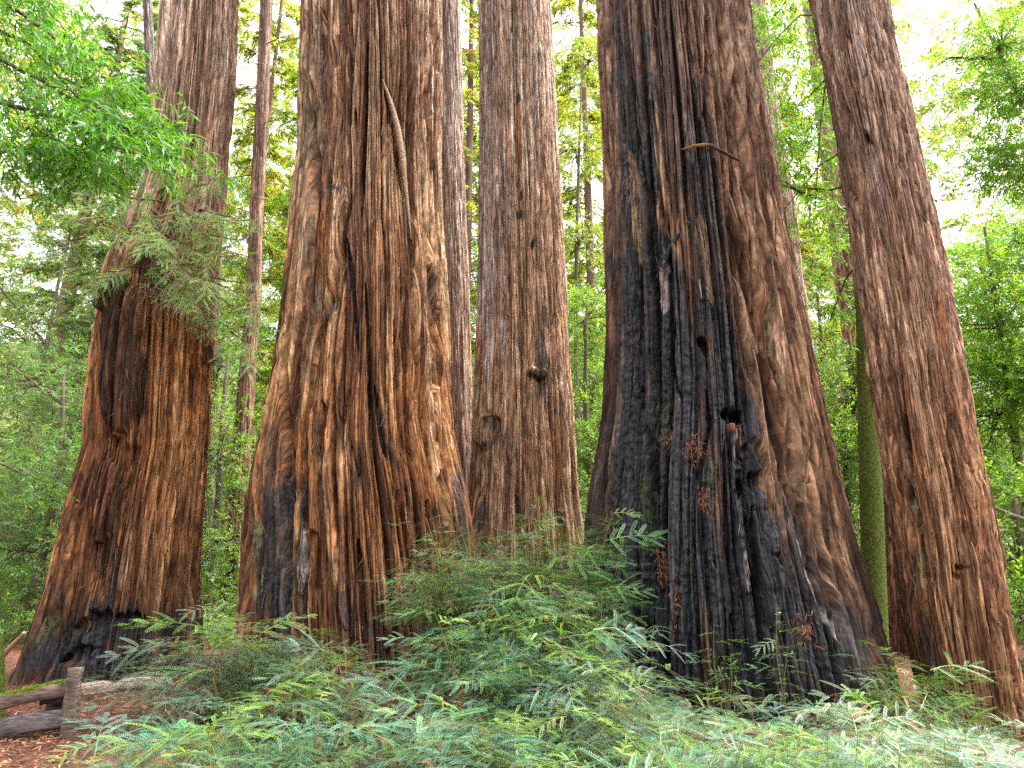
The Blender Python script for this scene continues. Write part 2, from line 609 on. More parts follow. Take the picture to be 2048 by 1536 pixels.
    me = new_mesh(name, P, Q, None, mat, True, cols={"bark": bark}, vecs={"bark_co": co})
    return me


BARK = bark_material("redwood_bark")
BARK_FAR = bark_material("redwood_bark_far", fibre=0.8)


def pal(py, d, m, l):
    return (py, d, m, l)


def rgb(*v):
    return tuple(float(c) for c in v)


# tones (dark, middle, light) at photo heights
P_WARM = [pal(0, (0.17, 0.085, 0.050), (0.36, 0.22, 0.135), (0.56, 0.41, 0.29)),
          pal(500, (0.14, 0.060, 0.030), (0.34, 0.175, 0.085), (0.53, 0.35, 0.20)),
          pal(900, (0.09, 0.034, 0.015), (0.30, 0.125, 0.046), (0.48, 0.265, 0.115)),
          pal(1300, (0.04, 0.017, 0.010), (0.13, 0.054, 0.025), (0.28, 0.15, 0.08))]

TRUNKS, TRUNK_MESH = {}, {}


def redwood(key, label, D, rows, zbot, palette, seed, mat=BARK, group=None, **kw):
    o = thing("redwood_tree", label, "tree", group)
    c = at((rows[-1][1] + rows[-1][2]) / 2, rows[-1][0], D)
    o.location = (c[0], D, zbot)
    me = redwood_mesh("trunk", D, rows, zbot, palette, mat, seed, **kw)
    me.transform(mathutils.Matrix.Translation((-c[0], -D, -zbot)))
    link("trunk", me, o)
    TRUNKS[key] = o
    TRUNK_MESH[key] = me
    return o


T1_ROWS = [(-30, 333, 474), (0, 330, 472), (150, 318, 466), (300, 304, 450), (380, 294, 446), (440, 275, 440), (500, 250, 430), (540, 226, 424), (600, 212, 420), (700, 200, 418),
           (800, 188, 414), (900, 184, 408), (1000, 152, 400), (1100, 130, 393), (1200, 108, 388), (1260, 88, 388), (1320, 66, 392), (1380, 46, 400)]
redwood("T1", "large redwood with swollen burl shoulder and leafy sprouts, behind the rail fence", 11.2, T1_ROWS, -0.5,
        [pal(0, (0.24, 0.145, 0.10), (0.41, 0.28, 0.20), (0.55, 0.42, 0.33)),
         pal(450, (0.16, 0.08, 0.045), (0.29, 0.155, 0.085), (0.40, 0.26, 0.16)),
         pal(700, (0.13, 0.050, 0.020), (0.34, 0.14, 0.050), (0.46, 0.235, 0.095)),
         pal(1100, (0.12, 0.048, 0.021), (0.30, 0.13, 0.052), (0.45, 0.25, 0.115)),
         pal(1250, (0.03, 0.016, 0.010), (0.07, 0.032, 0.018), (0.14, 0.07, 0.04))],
        101, strips=((0.36, 16.0, 0.15, 0.03), (0.13, 6.0, 0.10, 0.025), (0.05, 1.8, 0.030, 0.010)), flute=(8, 0.03, 0.10),
        feats=[('char_shade', 45, 0.85, [(20, 1360), (100, 1290), (230, 1262), (390, 1250)]), ('char_shade', 60, 0.85, [(60, 1370), (250, 1340), (390, 1330)]), ('dark', 66, 0.92, [(245, 560), (240, 720), (235, 860)]), ('dark', 42, 0.8, [(215, 900), (200, 1080), (190, 1150)]),
               ('ridge', 56, 0.20, [(245, 560), (242, 700), (236, 870)]), ('ridge', 40, 0.10, [(215, 920), (195, 1080)]),
               ('groove', 9, 0.16, [(300, 560), (290, 700), (276, 800), (262, 900), (245, 1010)]),
               ('groove', 24, 0.10, [(262, 905), (250, 960)]),
               ('char_shade', 20, 0.85, [(222, 560), (214, 615)]), ('ridge', 18, 0.14, [(222, 585), (214, 612)]), ('ridge', 14, 0.12, [(240, 548), (228, 556)]),
               ('char_shade', 28, 0.6, [(290, 530), (330, 560)]), ('groove', 20, 0.14, [(320, 560), (345, 590)]),
                              ('dark', 55, 0.9, [(240, 590), (232, 740), (225, 880)]),
               ('groove', 7, 0.10, [(330, 620), (325, 900), (322, 1180)]), ('groove', 6, 0.10, [(365, 620), (360, 900), (352, 1200)]), ('groove', 6, 0.09, [(392, 640), (386, 950)]),
               ('tan', 12, 0.7, [(262, 1020), (255, 1100), (240, 1180)]), ('tan', 10, 0.7, [(300, 1050), (292, 1180)]),
               ('ridge', 13, 0.07, [(415, 690), (418, 730)]), ('dark', 13, 0.9, [(415, 690), (418, 740)]),
               ('char_shade', 55, 0.85, [(60, 1330), (160, 1290), (260, 1260), (390, 1250)]), ('char_shade', 50, 0.8, [(110, 1360), (260, 1330), (380, 1320)]),
               ('char_shade', 9, 0.8, [(165, 1190), (178, 1235)]), ('char_shade', 9, 0.8, [(225, 1130), (215, 1230)]), ('char_shade', 8, 0.8, [(232, 1090), (226, 1140)]),
               ('groove', 20, 0.12, [(130, 1260), (230, 1235), (300, 1240)], 1), ('groove', 16, 0.15, [(90, 1330), (180, 1300)], 1),
                              ('moss', 14, 0.6, [(105, 1230), (60, 1300), (40, 1340)])])

T2_ROWS = [(-30, 609, 888), (0, 608, 888), (150, 604, 890), (300, 601, 888), (400, 590, 890), (500, 581, 895), (600, 572, 904), (700, 560, 908), (800, 544, 912), (900, 523, 926),
           (960, 512, 942), (1000, 507, 954), (1100, 500, 968), (1200, 490, 985), (1300, 486, 1000), (1380, 482, 1010)]
redwood("T2", "widest redwood left of centre with stringy orange bark and charred left foot", 11.0, T2_ROWS, -0.4, P_WARM, 202,
        strips=((0.40, 12.0, 0.20, 0.04), (0.13, 4.0, 0.12, 0.035), (0.05, 1.3, 0.036, 0.012)), flute=(10, 0.03, 0.10), wobble=0.9, twist=0.012,
        feats=[('groove', 7, 0.18, [(700, 0), (694, 200), (686, 400), (668, 620)]), ('char_shade', 4, 0.75, [(700, 0), (694, 200), (686, 400), (668, 620)]), ('groove', 7, 0.18, [(735, 60), (728, 260), (722, 420)]), ('char_shade', 4, 0.75, [(735, 60), (728, 260), (722, 420)]), ('groove', 7, 0.18, [(822, 20), (826, 300), (832, 560), (846, 800)]), ('char_shade', 4, 0.75, [(822, 20), (826, 300), (832, 560), (846, 800)]), ('groove', 7, 0.18, [(850, 0), (858, 300), (868, 600), (882, 900)]), ('char_shade', 4, 0.75, [(850, 0), (858, 300), (868, 600), (882, 900)]), ('groove', 7, 0.18, [(800, 520), (812, 760), (836, 1000), (862, 1200)]), ('char_shade', 4, 0.75, [(800, 520), (812, 760), (836, 1000), (862, 1200)]), ('groove', 7, 0.18, [(640, 0), (634, 200), (622, 420), (606, 640)]), ('char_shade', 4, 0.75, [(640, 0), (634, 200), (622, 420), (606, 640)]), ('groove', 7, 0.18, [(730, 560), (745, 800), (765, 1020)]), ('char_shade', 4, 0.75, [(730, 560), (745, 800), (765, 1020)]), ('groove', 7, 0.18, [(668, 700), (664, 900), (672, 1100)]), ('char_shade', 4, 0.75, [(668, 700), (664, 900), (672, 1100)]), ('groove', 7, 0.18, [(788, 640), (800, 840), (818, 1010)]), ('char_shade', 4, 0.75, [(788, 640), (800, 840), (818, 1010)]), ('groove', 7, 0.18, [(575, 620), (556, 800), (545, 960)]), ('char_shade', 4, 0.75, [(575, 620), (556, 800), (545, 960)]), ('char_shade', 60, 0.8, [(530, 980), (540, 1150), (545, 1330)]), ('char_shade', 40, 0.85, [(580, 920), (590, 1100), (600, 1300)]), ('char_shade', 45, 0.6, [(690, 1230), (760, 1260), (900, 1280)]), ('groove', 10, 0.22, [(690, 430), (668, 560), (640, 700), (625, 850)]), ('char_shade', 13, 0.9, [(672, 560), (640, 690), (628, 780)]),  # the thin black lines on the long grooves are painted fissure shade
               ('groove', 8, 0.16, [(615, 150), (612, 420), (603, 600), (590, 760)]), ('dark', 14, 0.6, [(625, 0), (618, 300), (608, 520)]),
               ('tan', 9, 0.75, [(606, 230), (600, 420), (590, 560)]), ('lichen', 7, 0.8, [(604, 60), (603, 260), (594, 520)]),
               ('lichen', 9, 0.85, [(660, 420), (625, 620), (600, 760), (588, 880), (585, 960)]), ('tan', 11, 0.8, [(690, 330), (655, 470), (618, 650), (596, 800)]),
               ('tan', 13, 0.7, [(760, 0), (748, 150), (740, 330), (728, 470)]), ('ridge', 12, 0.05, [(760, 0), (748, 150), (740, 330), (728, 460)]),
               ('groove', 11, 0.16, [(770, 170), (795, 270), (812, 400)]), ('dark', 11, 0.7, [(775, 190), (800, 300), (812, 390)]),
               ('groove', 9, 0.15, [(708, 210), (698, 330), (690, 430)]), ('groove', 8, 0.14, [(668, 60), (662, 130)]),
               ('char_shade', 9, 0.9, [(632, 360), (634, 385)]), ('char_shade', 11, 0.9, [(655, 365), (668, 370)]), ('char_shade', 8, 0.6, [(660, 380), (656, 410)]), ('char_shade', 10, 0.55, [(622, 480), (618, 520)]),
               ('orange', 24, 0.7, [(640, 400), (635, 560)]), ('orange', 18, 0.7, [(590, 830), (580, 980)]),
               ('groove', 12, 0.20, [(876, 520), (888, 640), (884, 720), (880, 780)]), ('dark', 12, 0.7, [(876, 520), (890, 650), (884, 760)]), ('char_shade', 7, 0.9, [(878, 535), (886, 580)]),
               ('char_shade', 9, 0.85, [(690, 470), (705, 580), (715, 700)]), ('groove', 7, 0.12, [(690, 470), (705, 580), (715, 700)]),
               ('char_shade', 10, 0.85, [(750, 770), (762, 850), (775, 920)]), ('groove', 9, 0.16, [(750, 770), (762, 860), (778, 920)]),
               ('char_shade', 8, 0.8, [(775, 880), (800, 940)]), ('dark', 22, 0.6, [(640, 820), (640, 960)]), ('groove', 12, 0.18, [(645, 800), (642, 960)]),
               ('char_shade', 24, 0.92, [(572, 900), (562, 1000), (560, 1120), (575, 1220)]), ('char_shade', 26, 0.85, [(590, 960), (600, 1050)]), ('char_shade', 40, 0.85, [(515, 1130), (530, 1250), (560, 1330)]),
               ('char_shade', 30, 0.5, [(535, 850), (520, 1000), (508, 1150)]), ('groove', 22, 0.22, [(572, 900), (560, 1020), (556, 1150)]), ('groove', 16, 0.12, [(600, 940), (598, 1000)]),
               ('grey', 20, 0.75, [(608, 1060), (598, 1130), (590, 1190)]), ('ridge', 20, 0.10, [(612, 1060), (600, 1130), (592, 1190)]),
               ('lichen', 12, 0.7, [(505, 1000), (502, 1120), (498, 1200)]), ('lichen', 9, 0.75, [(655, 1030), (655, 1100), (668, 1180)]), ('tan', 10, 0.7, [(650, 840), (652, 960), (660, 1060)]),
               ('tan', 9, 0.6, [(690, 830), (682, 930), (700, 1000)]), ('ridge', 14, 0.09, [(648, 840), (652, 960), (665, 1100), (690, 1260)]), ('groove', 12, 0.14, [(622, 1060), (628, 1190)]),
               ('groove', 15, 0.16, [(715, 1080), (722, 1180), (730, 1300)]), ('dark', 70, 0.45, [(700, 1200), (820, 1230)]), ('dark', 26, 0.7, [(720, 900), (700, 1040)]),
               ('char_shade', 18, 0.5, [(690, 1180), (700, 1290)]), ('ridge', 20, 0.10, [(770, 1160), (775, 1300)]), ('dark', 16, 0.7, [(760, 1200), (772, 1290)]),
               ('groove', 9, 0.16, [(800, 980), (822, 1100), (840, 1250)]), ('groove', 7, 0.14, [(862, 1000), (880, 1100)]), ('orange', 40, 0.55, [(830, 640), (842, 800), (860, 1000)]),
               ('tan', 10, 0.5, [(860, 560), (872, 800), (885, 980)]), ('char_shade', 22, 0.75, [(925, 930), (940, 1050), (950, 1200)]), ('dark', 30, 0.6, [(905, 1000), (930, 1200)]),
               ('groove', 10, 0.14, [(892, 940), (905, 1060)]), ('groove', 8, 0.12, [(868, 0), (884, 150)]), ('dark', 10, 0.6, [(880, 300), (884, 420)])])

T3_ROWS = [(-30, 957, 1100), (0, 957, 1102), (150, 957, 1110), (300, 955, 1117), (450, 954, 1127), (600, 951, 1136), (700, 948, 1143), (800, 945, 1149), (900, 940, 1156), (1000, 934, 1163),
           (1060, 926, 1172), (1120, 915, 1184), (1200, 905, 1200)]
redwood("T3", "slimmer pale redwood standing straight between the two widest trunks", 13.4, T3_ROWS, 0.2,
        [pal(0, (0.31, 0.19, 0.13), (0.50, 0.36, 0.265), (0.60, 0.49, 0.40)), pal(500, (0.26, 0.14, 0.08), (0.46, 0.285, 0.175), (0.58, 0.43, 0.31)),
         pal(800, (0.17, 0.08, 0.043), (0.37, 0.205, 0.115), (0.52, 0.35, 0.22)), pal(1080, (0.10, 0.05, 0.03), (0.26, 0.145, 0.085), (0.42, 0.27, 0.165))], 303,
        step=0.0125, strips=((0.30, 16.0, 0.12, 0.025), (0.11, 5.0, 0.085, 0.022), (0.048, 1.4, 0.028, 0.010)), flute=(8, 0.02, 0.08),
        feats=[('grey', 30, 0.85, [(980, -20), (976, 200), (975, 420), (972, 640), (975, 760)]), ('groove', 6, 0.09, [(1003, 60), (1002, 260), (1004, 460), (1000, 690)]),
               ('char_shade', 6, 0.95, [(1036, 190), (1037, 196)]), ('char_shade', 6, 0.95, [(1042, 288), (1042, 296)]), ('char_shade', 6, 0.9, [(1040, 385), (1040, 392)]), ('char_shade', 6, 0.95, [(1038, 420), (1038, 428)]), ('char_shade', 5, 0.9, [(1068, 480), (1066, 492)]),
               ('orange', 8, 0.8, [(1037, 205), (1042, 340)]), ('char_shade', 7, 0.85, [(1088, 610), (1094, 660)]), ('char_shade', 9, 0.85, [(1086, 660), (1088, 760), (1090, 820)]), ('char_shade', 5, 0.8, [(1044, 570), (1046, 630)]),
               ('char_shade', 6, 0.8, [(1110, 690), (1118, 760)]), ('char_shade', 18, 0.7, [(980, 820), (984, 880), (970, 900)]), ('groove', 12, 0.10, [(980, 830), (985, 870)], 1), ('ridge', 16, 0.08, [(968, 840), (962, 880)]),
               ('char_shade', 7, 0.85, [(1015, 800), (1016, 830)]), ('ridge', 12, 0.10, [(1065, 742), (1082, 748)]), ('dark', 12, 0.9, [(1058, 745), (1084, 752)]),
               ('lichen', 6, 0.8, [(952, 700), (950, 850), (952, 960)]), ('lichen', 6, 0.8, [(985, 880), (978, 980)]), ('char_shade', 20, 0.8, [(965, 1000), (955, 1060)]),
               ('char_shade', 7, 0.7, [(1018, 910), (1018, 950)]), ('char_shade', 9, 0.7, [(1030, 990), (1034, 1030)]), ('char_shade', 10, 0.7, [(1115, 1000), (1122, 1050)]),
               ('orange', 22, 0.5, [(1110, 860), (1118, 960)]), ('groove', 5, 0.08, [(1060, 300), (1066, 520)]), ('groove', 5, 0.08, [(1086, 320), (1096, 560)])])

T4_ROWS = [(-30, 1195, 1482), (0, 1196, 1487), (70, 1197, 1495), (150, 1200, 1506), (300, 1206, 1532), (400, 1208, 1548), (500, 1209, 1564), (600, 1210, 1584), (700, 1208, 1603), (790, 1203, 1621),
           (850, 1197, 1633), (900, 1188, 1643), (1000, 1172, 1664), (1100, 1158, 1688), (1200, 1146, 1721), (1280, 1140, 1742), (1340, 1140, 1760), (1400, 1140, 1775)]
redwood("T4", "broad fire-scarred redwood with blackened left side and hollowed burn scars", 9.8, T4_ROWS, -0.5,
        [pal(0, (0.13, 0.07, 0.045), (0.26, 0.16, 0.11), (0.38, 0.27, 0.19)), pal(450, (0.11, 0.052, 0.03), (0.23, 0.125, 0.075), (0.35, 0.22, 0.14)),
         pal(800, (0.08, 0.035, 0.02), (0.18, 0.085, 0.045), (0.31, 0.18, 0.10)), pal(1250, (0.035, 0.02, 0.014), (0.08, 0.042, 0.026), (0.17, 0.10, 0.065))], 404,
        strips=((0.34, 14.0, 0.20, 0.02), (0.12, 5.0, 0.12, 0.025), (0.046, 1.4, 0.030, 0.010)), flute=(10, 0.02, 0.06), wobble=0.7, twist=-0.008,
        feats=[('groove', 8, 0.20, [(1445, 0), (1475, 300), (1510, 600), (1560, 900), (1612, 1230)]), ('char_shade', 5, 0.85, [(1445, 0), (1475, 300), (1510, 600), (1560, 900), (1612, 1230)]), ('groove', 8, 0.20, [(1464, -10), (1500, 300), (1542, 600), (1592, 900), (1662, 1260)]), ('char_shade', 5, 0.85, [(1464, -10), (1500, 300), (1542, 600), (1592, 900), (1662, 1260)]), ('groove', 8, 0.20, [(1478, 0), (1520, 300), (1566, 600), (1618, 900), (1702, 1270)]), ('char_shade', 5, 0.85, [(1478, 0), (1520, 300), (1566, 600), (1618, 900), (1702, 1270)]), ('groove', 8, 0.20, [(1430, 100), (1458, 350), (1490, 600), (1520, 800)]), ('char_shade', 5, 0.85, [(1430, 100), (1458, 350), (1490, 600), (1520, 800)]), ('groove', 8, 0.20, [(1500, 420), (1530, 640), (1570, 860)]), ('char_shade', 5, 0.85, [(1500, 420), (1530, 640), (1570, 860)]), ('groove', 8, 0.20, [(1535, 700), (1580, 950), (1640, 1180)]), ('char_shade', 5, 0.85, [(1535, 700), (1580, 950), (1640, 1180)]), ('groove', 8, 0.20, [(1600, 850), (1640, 1050), (1690, 1230)]), ('char_shade', 5, 0.85, [(1600, 850), (1640, 1050), (1690, 1230)]), ('groove', 8, 0.20, [(1410, 30), (1425, 250), (1440, 420)]), ('char_shade', 5, 0.85, [(1410, 30), (1425, 250), (1440, 420)]), ('groove', 8, 0.20, [(1340, 0), (1356, 180), (1372, 420)]), ('char_shade', 5, 0.85, [(1340, 0), (1356, 180), (1372, 420)]), ('groove', 8, 0.20, [(1375, -10), (1385, 120), (1396, 260)]), ('char_shade', 5, 0.85, [(1375, -10), (1385, 120), (1396, 260)]), ('char_shade', 62, 0.62, [(1245, -60), (1255, 150), (1268, 400)]), ('char_shade', 62, 0.5, [(1330, -60), (1340, 200), (1350, 420)]), ('char_shade', 85, 0.92, [(1262, 280), (1268, 500), (1262, 800), (1240, 1100), (1230, 1390)]), ('char_shade', 62, 0.6, [(1400, 250), (1420, 480), (1450, 700)]), ('char_shade', 110, 0.97, [(1320, 480), (1350, 800), (1360, 1100), (1370, 1400)]),  # narrow black lines in these grooves paint in the shade of deep furrows
               ('char_shade', 100, 0.96, [(1420, 560), (1462, 800), (1480, 1000), (1500, 1390)]), ('char_shade', 110, 0.85, [(1560, 1150), (1600, 1400)]), ('char_shade', 70, 0.8, [(1690, 1260), (1720, 1400)]), ('char_shade', 60, 0.5, [(1390, 150), (1410, 400), (1430, 620)]), ('char_shade', 60, 0.75, [(1200, 800), (1175, 1100), (1165, 1390)]),
               ('char_shade', 44, 0.86, [(1235, 60), (1240, 250), (1262, 500), (1250, 760), (1240, 1000), (1230, 1250)]), ('char_shade', 29, 0.83, [(1285, 60), (1290, 330), (1310, 560), (1322, 800), (1330, 1000)]),
               ('char_shade', 65, 0.92, [(1260, 560), (1275, 800), (1280, 1000), (1290, 1300)]), ('char_shade', 60, 0.92, [(1345, 620), (1360, 850), (1380, 1050), (1390, 1330)]), ('char_shade', 57, 0.90, [(1440, 640), (1462, 800), (1480, 1000), (1500, 1250)]),
               ('char_shade', 78, 0.92, [(1330, 1150), (1340, 1350)]), ('char_shade', 78, 0.86, [(1460, 1150), (1480, 1340)]), ('char_shade', 65, 0.75, [(1600, 1200), (1660, 1320)]), ('char_shade', 39, 0.63, [(1570, 1000), (1620, 1200)]),
               ('char_shade', 31, 0.46, [(1180, 1000), (1170, 1200)]), ('dark', 26, 0.7, [(1210, 600), (1200, 900), (1175, 1100)]), ('char_shade', 29, 0.57, [(1400, 200), (1408, 360), (1420, 520)]),
               ('tan', 12, 0.85, [(1252, 300), (1262, 420), (1275, 540)]), ('lichen', 9, 0.55, [(1265, 380), (1276, 520), (1290, 640)]), ('grey', 16, 0.5, [(1375, 210), (1385, 320)]), ('tan', 16, 0.7, [(1400, 420), (1410, 520), (1425, 600)]),
               ('grey', 12, 0.75, [(1325, 520), (1322, 580), (1324, 625)]), ('tan', 10, 0.6, [(1310, 250), (1330, 420)]),
               ('groove', 8, 0.18, [(1262, 100), (1268, 250), (1290, 420), (1310, 640)]), ('groove', 7, 0.15, [(1300, 180), (1316, 400), (1350, 600)]), ('groove', 8, 0.15, [(1210, 300), (1222, 520), (1222, 720)]), ('groove', 9, 0.18, [(1268, 770), (1282, 860), (1300, 1000), (1310, 1100)]),
               ('groove', 9, 0.16, [(1350, 640), (1340, 720), (1360, 800)]), ('groove', 8, 0.16, [(1412, 780), (1420, 850), (1395, 950), (1400, 1100), (1420, 1250)]), ('groove', 8, 0.16, [(1448, 870), (1452, 1000), (1462, 1150)]),
               ('groove', 9, 0.20, [(1400, 230), (1400, 320)]), ('groove', 10, 0.20, [(1470, 60), (1478, 160), (1500, 330), (1520, 450)]), ('groove', 10, 0.18, [(1455, 330), (1480, 480), (1510, 620), (1540, 760)]), ('dark', 12, 0.7, [(1455, 340), (1490, 500), (1515, 640)]),
               ('groove', 9, 0.18, [(1520, 560), (1555, 720), (1590, 860), (1620, 1000)]), ('groove', 8, 0.15, [(1500, 600), (1535, 800), (1580, 1000), (1620, 1160)]), ('groove', 9, 0.16, [(1510, 860), (1540, 960), (1560, 1080)]),
               ('tan', 10, 0.75, [(1545, 560), (1575, 720), (1600, 880), (1625, 1000), (1660, 1130)]), ('tan', 9, 0.6, [(1480, 100), (1505, 260), (1530, 420), (1560, 560)]), ('tan', 8, 0.55, [(1520, 600), (1545, 740)]),
               ('grey', 9, 0.6, [(1560, 880), (1600, 1050), (1640, 1200), (1690, 1290)]), 
               # burn scars with overhanging lips
               ('groove', 15, 0.30, [(1452, 826), (1485, 830)]), ('char_shade', 29, 1.00, [(1445, 826), (1490, 830)]), ('ridge', 16, 0.12, [(1470, 860), (1485, 940)]), ('orange', 10, 0.6, [(1460, 850), (1488, 852)]), ('grey', 18, 0.4, [(1480, 880), (1500, 930)]),
               ('char_shade', 39, 1.00, [(1490, 905), (1510, 960), (1530, 1040)]), ('groove', 20, 0.14, [(1480, 905), (1505, 900)], 1), ('groove', 16, 0.28, [(1520, 950), (1524, 970)]), ('groove', 13, 0.16, [(1488, 950), (1490, 1000)]),
               ('char_shade', 39, 1.00, [(1545, 1040), (1552, 1150), (1550, 1260)]), ('ridge', 22, 0.14, [(1540, 1060), (1548, 1150), (1550, 1260)]), ('groove', 10, 0.10, [(1545, 1110), (1560, 1130)], 1), ('groove', 10, 0.20, [(1515, 1010), (1518, 1150), (1530, 1280)]),
               ('groove', 12, 0.2, [(1400, 680), (1412, 700)]), ('groove', 6, 0.14, [(1340, 480), (1322, 560)]),
               ('moss', 12, 0.5, [(1262, 900), (1272, 980), (1282, 1060)]), ('moss', 11, 0.5, [(1298, 740), (1305, 820), (1325, 900)]), ('moss', 12, 0.55, [(1335, 790), (1350, 920), (1368, 1010)]), ('moss', 9, 0.55, [(1425, 900), (1420, 980)]), ('moss', 10, 0.4, [(1372, 1080), (1376, 1180)]), ('moss', 8, 0.45, [(1355, 620), (1362, 680)]), ('moss', 8, 0.4, [(1440, 1080), (1470, 1270)]),
               ('grey', 12, 0.3, [(1495, 1100), (1498, 1180)]), ('ridge', 16, 0.08, [(1480, 1020), (1490, 1200), (1520, 1330)])])

T5_ROWS = [(-30, 1618, 1760), (0, 1629, 1767), (100, 1645, 1786), (205, 1666, 1811), (300, 1682, 1830), (411, 1697, 1855), (500, 1712, 1874), (605, 1729, 1895), (700, 1742, 1912), (811, 1757, 1932), (900, 1771, 1949), (1005, 1786, 1970), (1100, 1797, 1986),
           (1211, 1808, 2002), (1330, 1830, 2024), (1420, 1850, 2040), (1500, 1866, 2056)]
redwood("T5", "leaning redwood at the right edge with grey-brown shaggy bark", 8.6, T5_ROWS, -0.7,
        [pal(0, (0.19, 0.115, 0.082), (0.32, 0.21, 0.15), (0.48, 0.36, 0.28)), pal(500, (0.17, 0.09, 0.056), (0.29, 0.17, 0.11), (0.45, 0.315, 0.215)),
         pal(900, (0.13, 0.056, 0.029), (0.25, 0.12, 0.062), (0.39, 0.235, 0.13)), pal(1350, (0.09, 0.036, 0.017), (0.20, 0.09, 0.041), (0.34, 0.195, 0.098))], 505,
        step=0.0105, strips=((0.24, 5.0, 0.09, 0.02), (0.09, 1.6, 0.06, 0.016), (0.042, 0.5, 0.022, 0.009)), flute=(7, 0.02, 0.04), wobble=1.0, rough=0.01,
        feats=[('grey', 16, 0.6, [(1705, 20), (1722, 120), (1740, 250), (1760, 420), (1785, 560)]), ('tan', 12, 0.6, [(1745, 340), (1770, 500), (1800, 640)]), ('char_shade', 10, 0.9, [(1728, 262), (1745, 285)]), ('groove', 9, 0.10, [(1728, 262), (1745, 285)]),
               ('char_shade', 6, 0.8, [(1750, 66), (1752, 70)]), ('char_shade', 6, 0.8, [(1748, 88), (1750, 90)]), ('dark', 7, 0.8, [(1770, 30), (1795, 200), (1815, 300)]), ('groove', 6, 0.07, [(1775, 40), (1800, 210), (1820, 330)]),
               ('char_shade', 9, 0.85, [(1808, 850), (1816, 950), (1822, 1060), (1826, 1180)]), ('groove', 9, 0.12, [(1806, 820), (1816, 960), (1824, 1150)]), ('lichen', 5, 0.9, [(1826, 1010), (1842, 1060), (1842, 1180)]), ('lichen', 5, 0.8, [(1818, 980), (1820, 1060)]), ('orange', 7, 0.85, [(1826, 870), (1834, 980), (1838, 1040)]),
               ('orange', 9, 0.7, [(1848, 1180), (1860, 1290)]), ('char_shade', 14, 0.7, [(1840, 1220), (1858, 1330), (1885, 1440)]), ('lichen', 5, 0.7, [(1856, 1290), (1872, 1400)]), ('tan', 10, 0.5, [(1895, 1180), (1905, 1300)]),
               ('orange', 9, 0.6, [(1880, 590), (1890, 700)]), ('groove', 8, 0.08, [(1905, 1150), (1918, 1155)], 1), ('groove', 9, 0.10, [(1918, 1136), (1935, 1136)], 1), ('dark', 30, 0.5, [(1960, 1250), (1990, 1420)]), ('char_shade', 9, 0.6, [(1845, 410), (1850, 450)])])

# slimmer trunks behind
P_PINK = [pal(0, (0.24, 0.15, 0.115), (0.38, 0.26, 0.205), (0.50, 0.38, 0.31)), pal(600, (0.22, 0.12, 0.08), (0.36, 0.22, 0.15), (0.48, 0.34, 0.25)), pal(1100, (0.14, 0.06, 0.035), (0.26, 0.13, 0.075), (0.36, 0.22, 0.14))]
FAR = dict(strips=((0.16, 4.0, 0.04, 0.02), (0.07, 1.3, 0.022, 0.012)), flute=(6, 0.02, 0.05), rough=0.006, step=0.022, mat=BARK_FAR)
redwood("B1", "pinkish redwood half hidden behind the right side of the widest trunk", 18.0,
        [(0, 862, 921), (200, 866, 926), (400, 868, 932), (600, 868, 940), (800, 866, 946), (1000, 860, 955), (1150, 850, 965)], 0.3, [(p[0],) + tuple(tuple(v * 0.72 for v in c) for c in p[1:]) for p in P_PINK], 606, **FAR)
redwood("B2", "pale pink redwood showing behind the fire-scarred trunk's right edge", 15.5,
        [(0, 1450, 1528), (150, 1458, 1546), (300, 1464, 1566), (450, 1472, 1590), (600, 1478, 1610), (790, 1484, 1633), (1000, 1490, 1648), (1150, 1495, 1660)], 0.2, P_PINK, 707, **FAR)
redwood("B3", "slender rust-coloured redwood behind the mossy stem and leaning trunk", 17.0,
        [(0, 1607, 1668), (200, 1630, 1700), (400, 1652, 1726), (600, 1678, 1750), (800, 1706, 1770), (1000, 1726, 1795), (1150, 1744, 1815)], 0.1, P_PINK, 808, **FAR)
redwood("B4", "young redwood pole with bare side twigs in the gap beside the burl trunk", 19.0,
        [(0, 521, 545), (200, 512, 538), (400, 500, 527), (600, 492, 520), (750, 478, 512), (900, 466, 502), (1050, 456, 496), (1200, 448, 494)], -0.2,
        [pal(0, (0.13, 0.075, 0.05), (0.22, 0.13, 0.09), (0.30, 0.19, 0.14)), pal(600, (0.13, 0.065, 0.04), (0.22, 0.115, 0.07), (0.30, 0.175, 0.115))], 909, **dict(FAR, strips=((0.09, 1.5, 0.014, 0.008), (0.05, 0.6, 0.010, 0.006)), flute=(5, 0.02, 0.03)))
redwood("B5", "dark thin conifer trunk against the sky left of the burl trunk", 16.0,
        [(0, 286, 304), (100, 289, 308), (250, 295, 312), (400, 300, 318), (600, 306, 326), (900, 318, 342), (1200, 330, 356)], -0.2,
        [pal(0, (0.10, 0.075, 0.07), (0.16, 0.12, 0.11), (0.22, 0.17, 0.15)), pal(900, (0.10, 0.06, 0.05), (0.16, 0.10, 0.08), (0.22, 0.15, 0.12))], 1010, **dict(FAR, strips=((0.09, 1.0, 0.014, 0.008), (0.05, 0.4, 0.010, 0.006)), flute=(5, 0.02, 0.03)))
redwood("B6", "dark red-brown trunk tucked behind the foot of the leaning redwood", 14.0,
        [(600, 1742, 1790), (800, 1752, 1806), (950, 1760, 1822), (1100, 1764, 1842), (1200, 1768, 1860), (1300, 1770, 1875)], -0.9,
        [pal(0, (0.08, 0.04, 0.03), (0.13, 0.065, 0.045), (0.20, 0.11, 0.08)), pal(1200, (0.07, 0.03, 0.02), (0.12, 0.055, 0.035), (0.2, 0.10, 0.07))], 1111, **FAR)
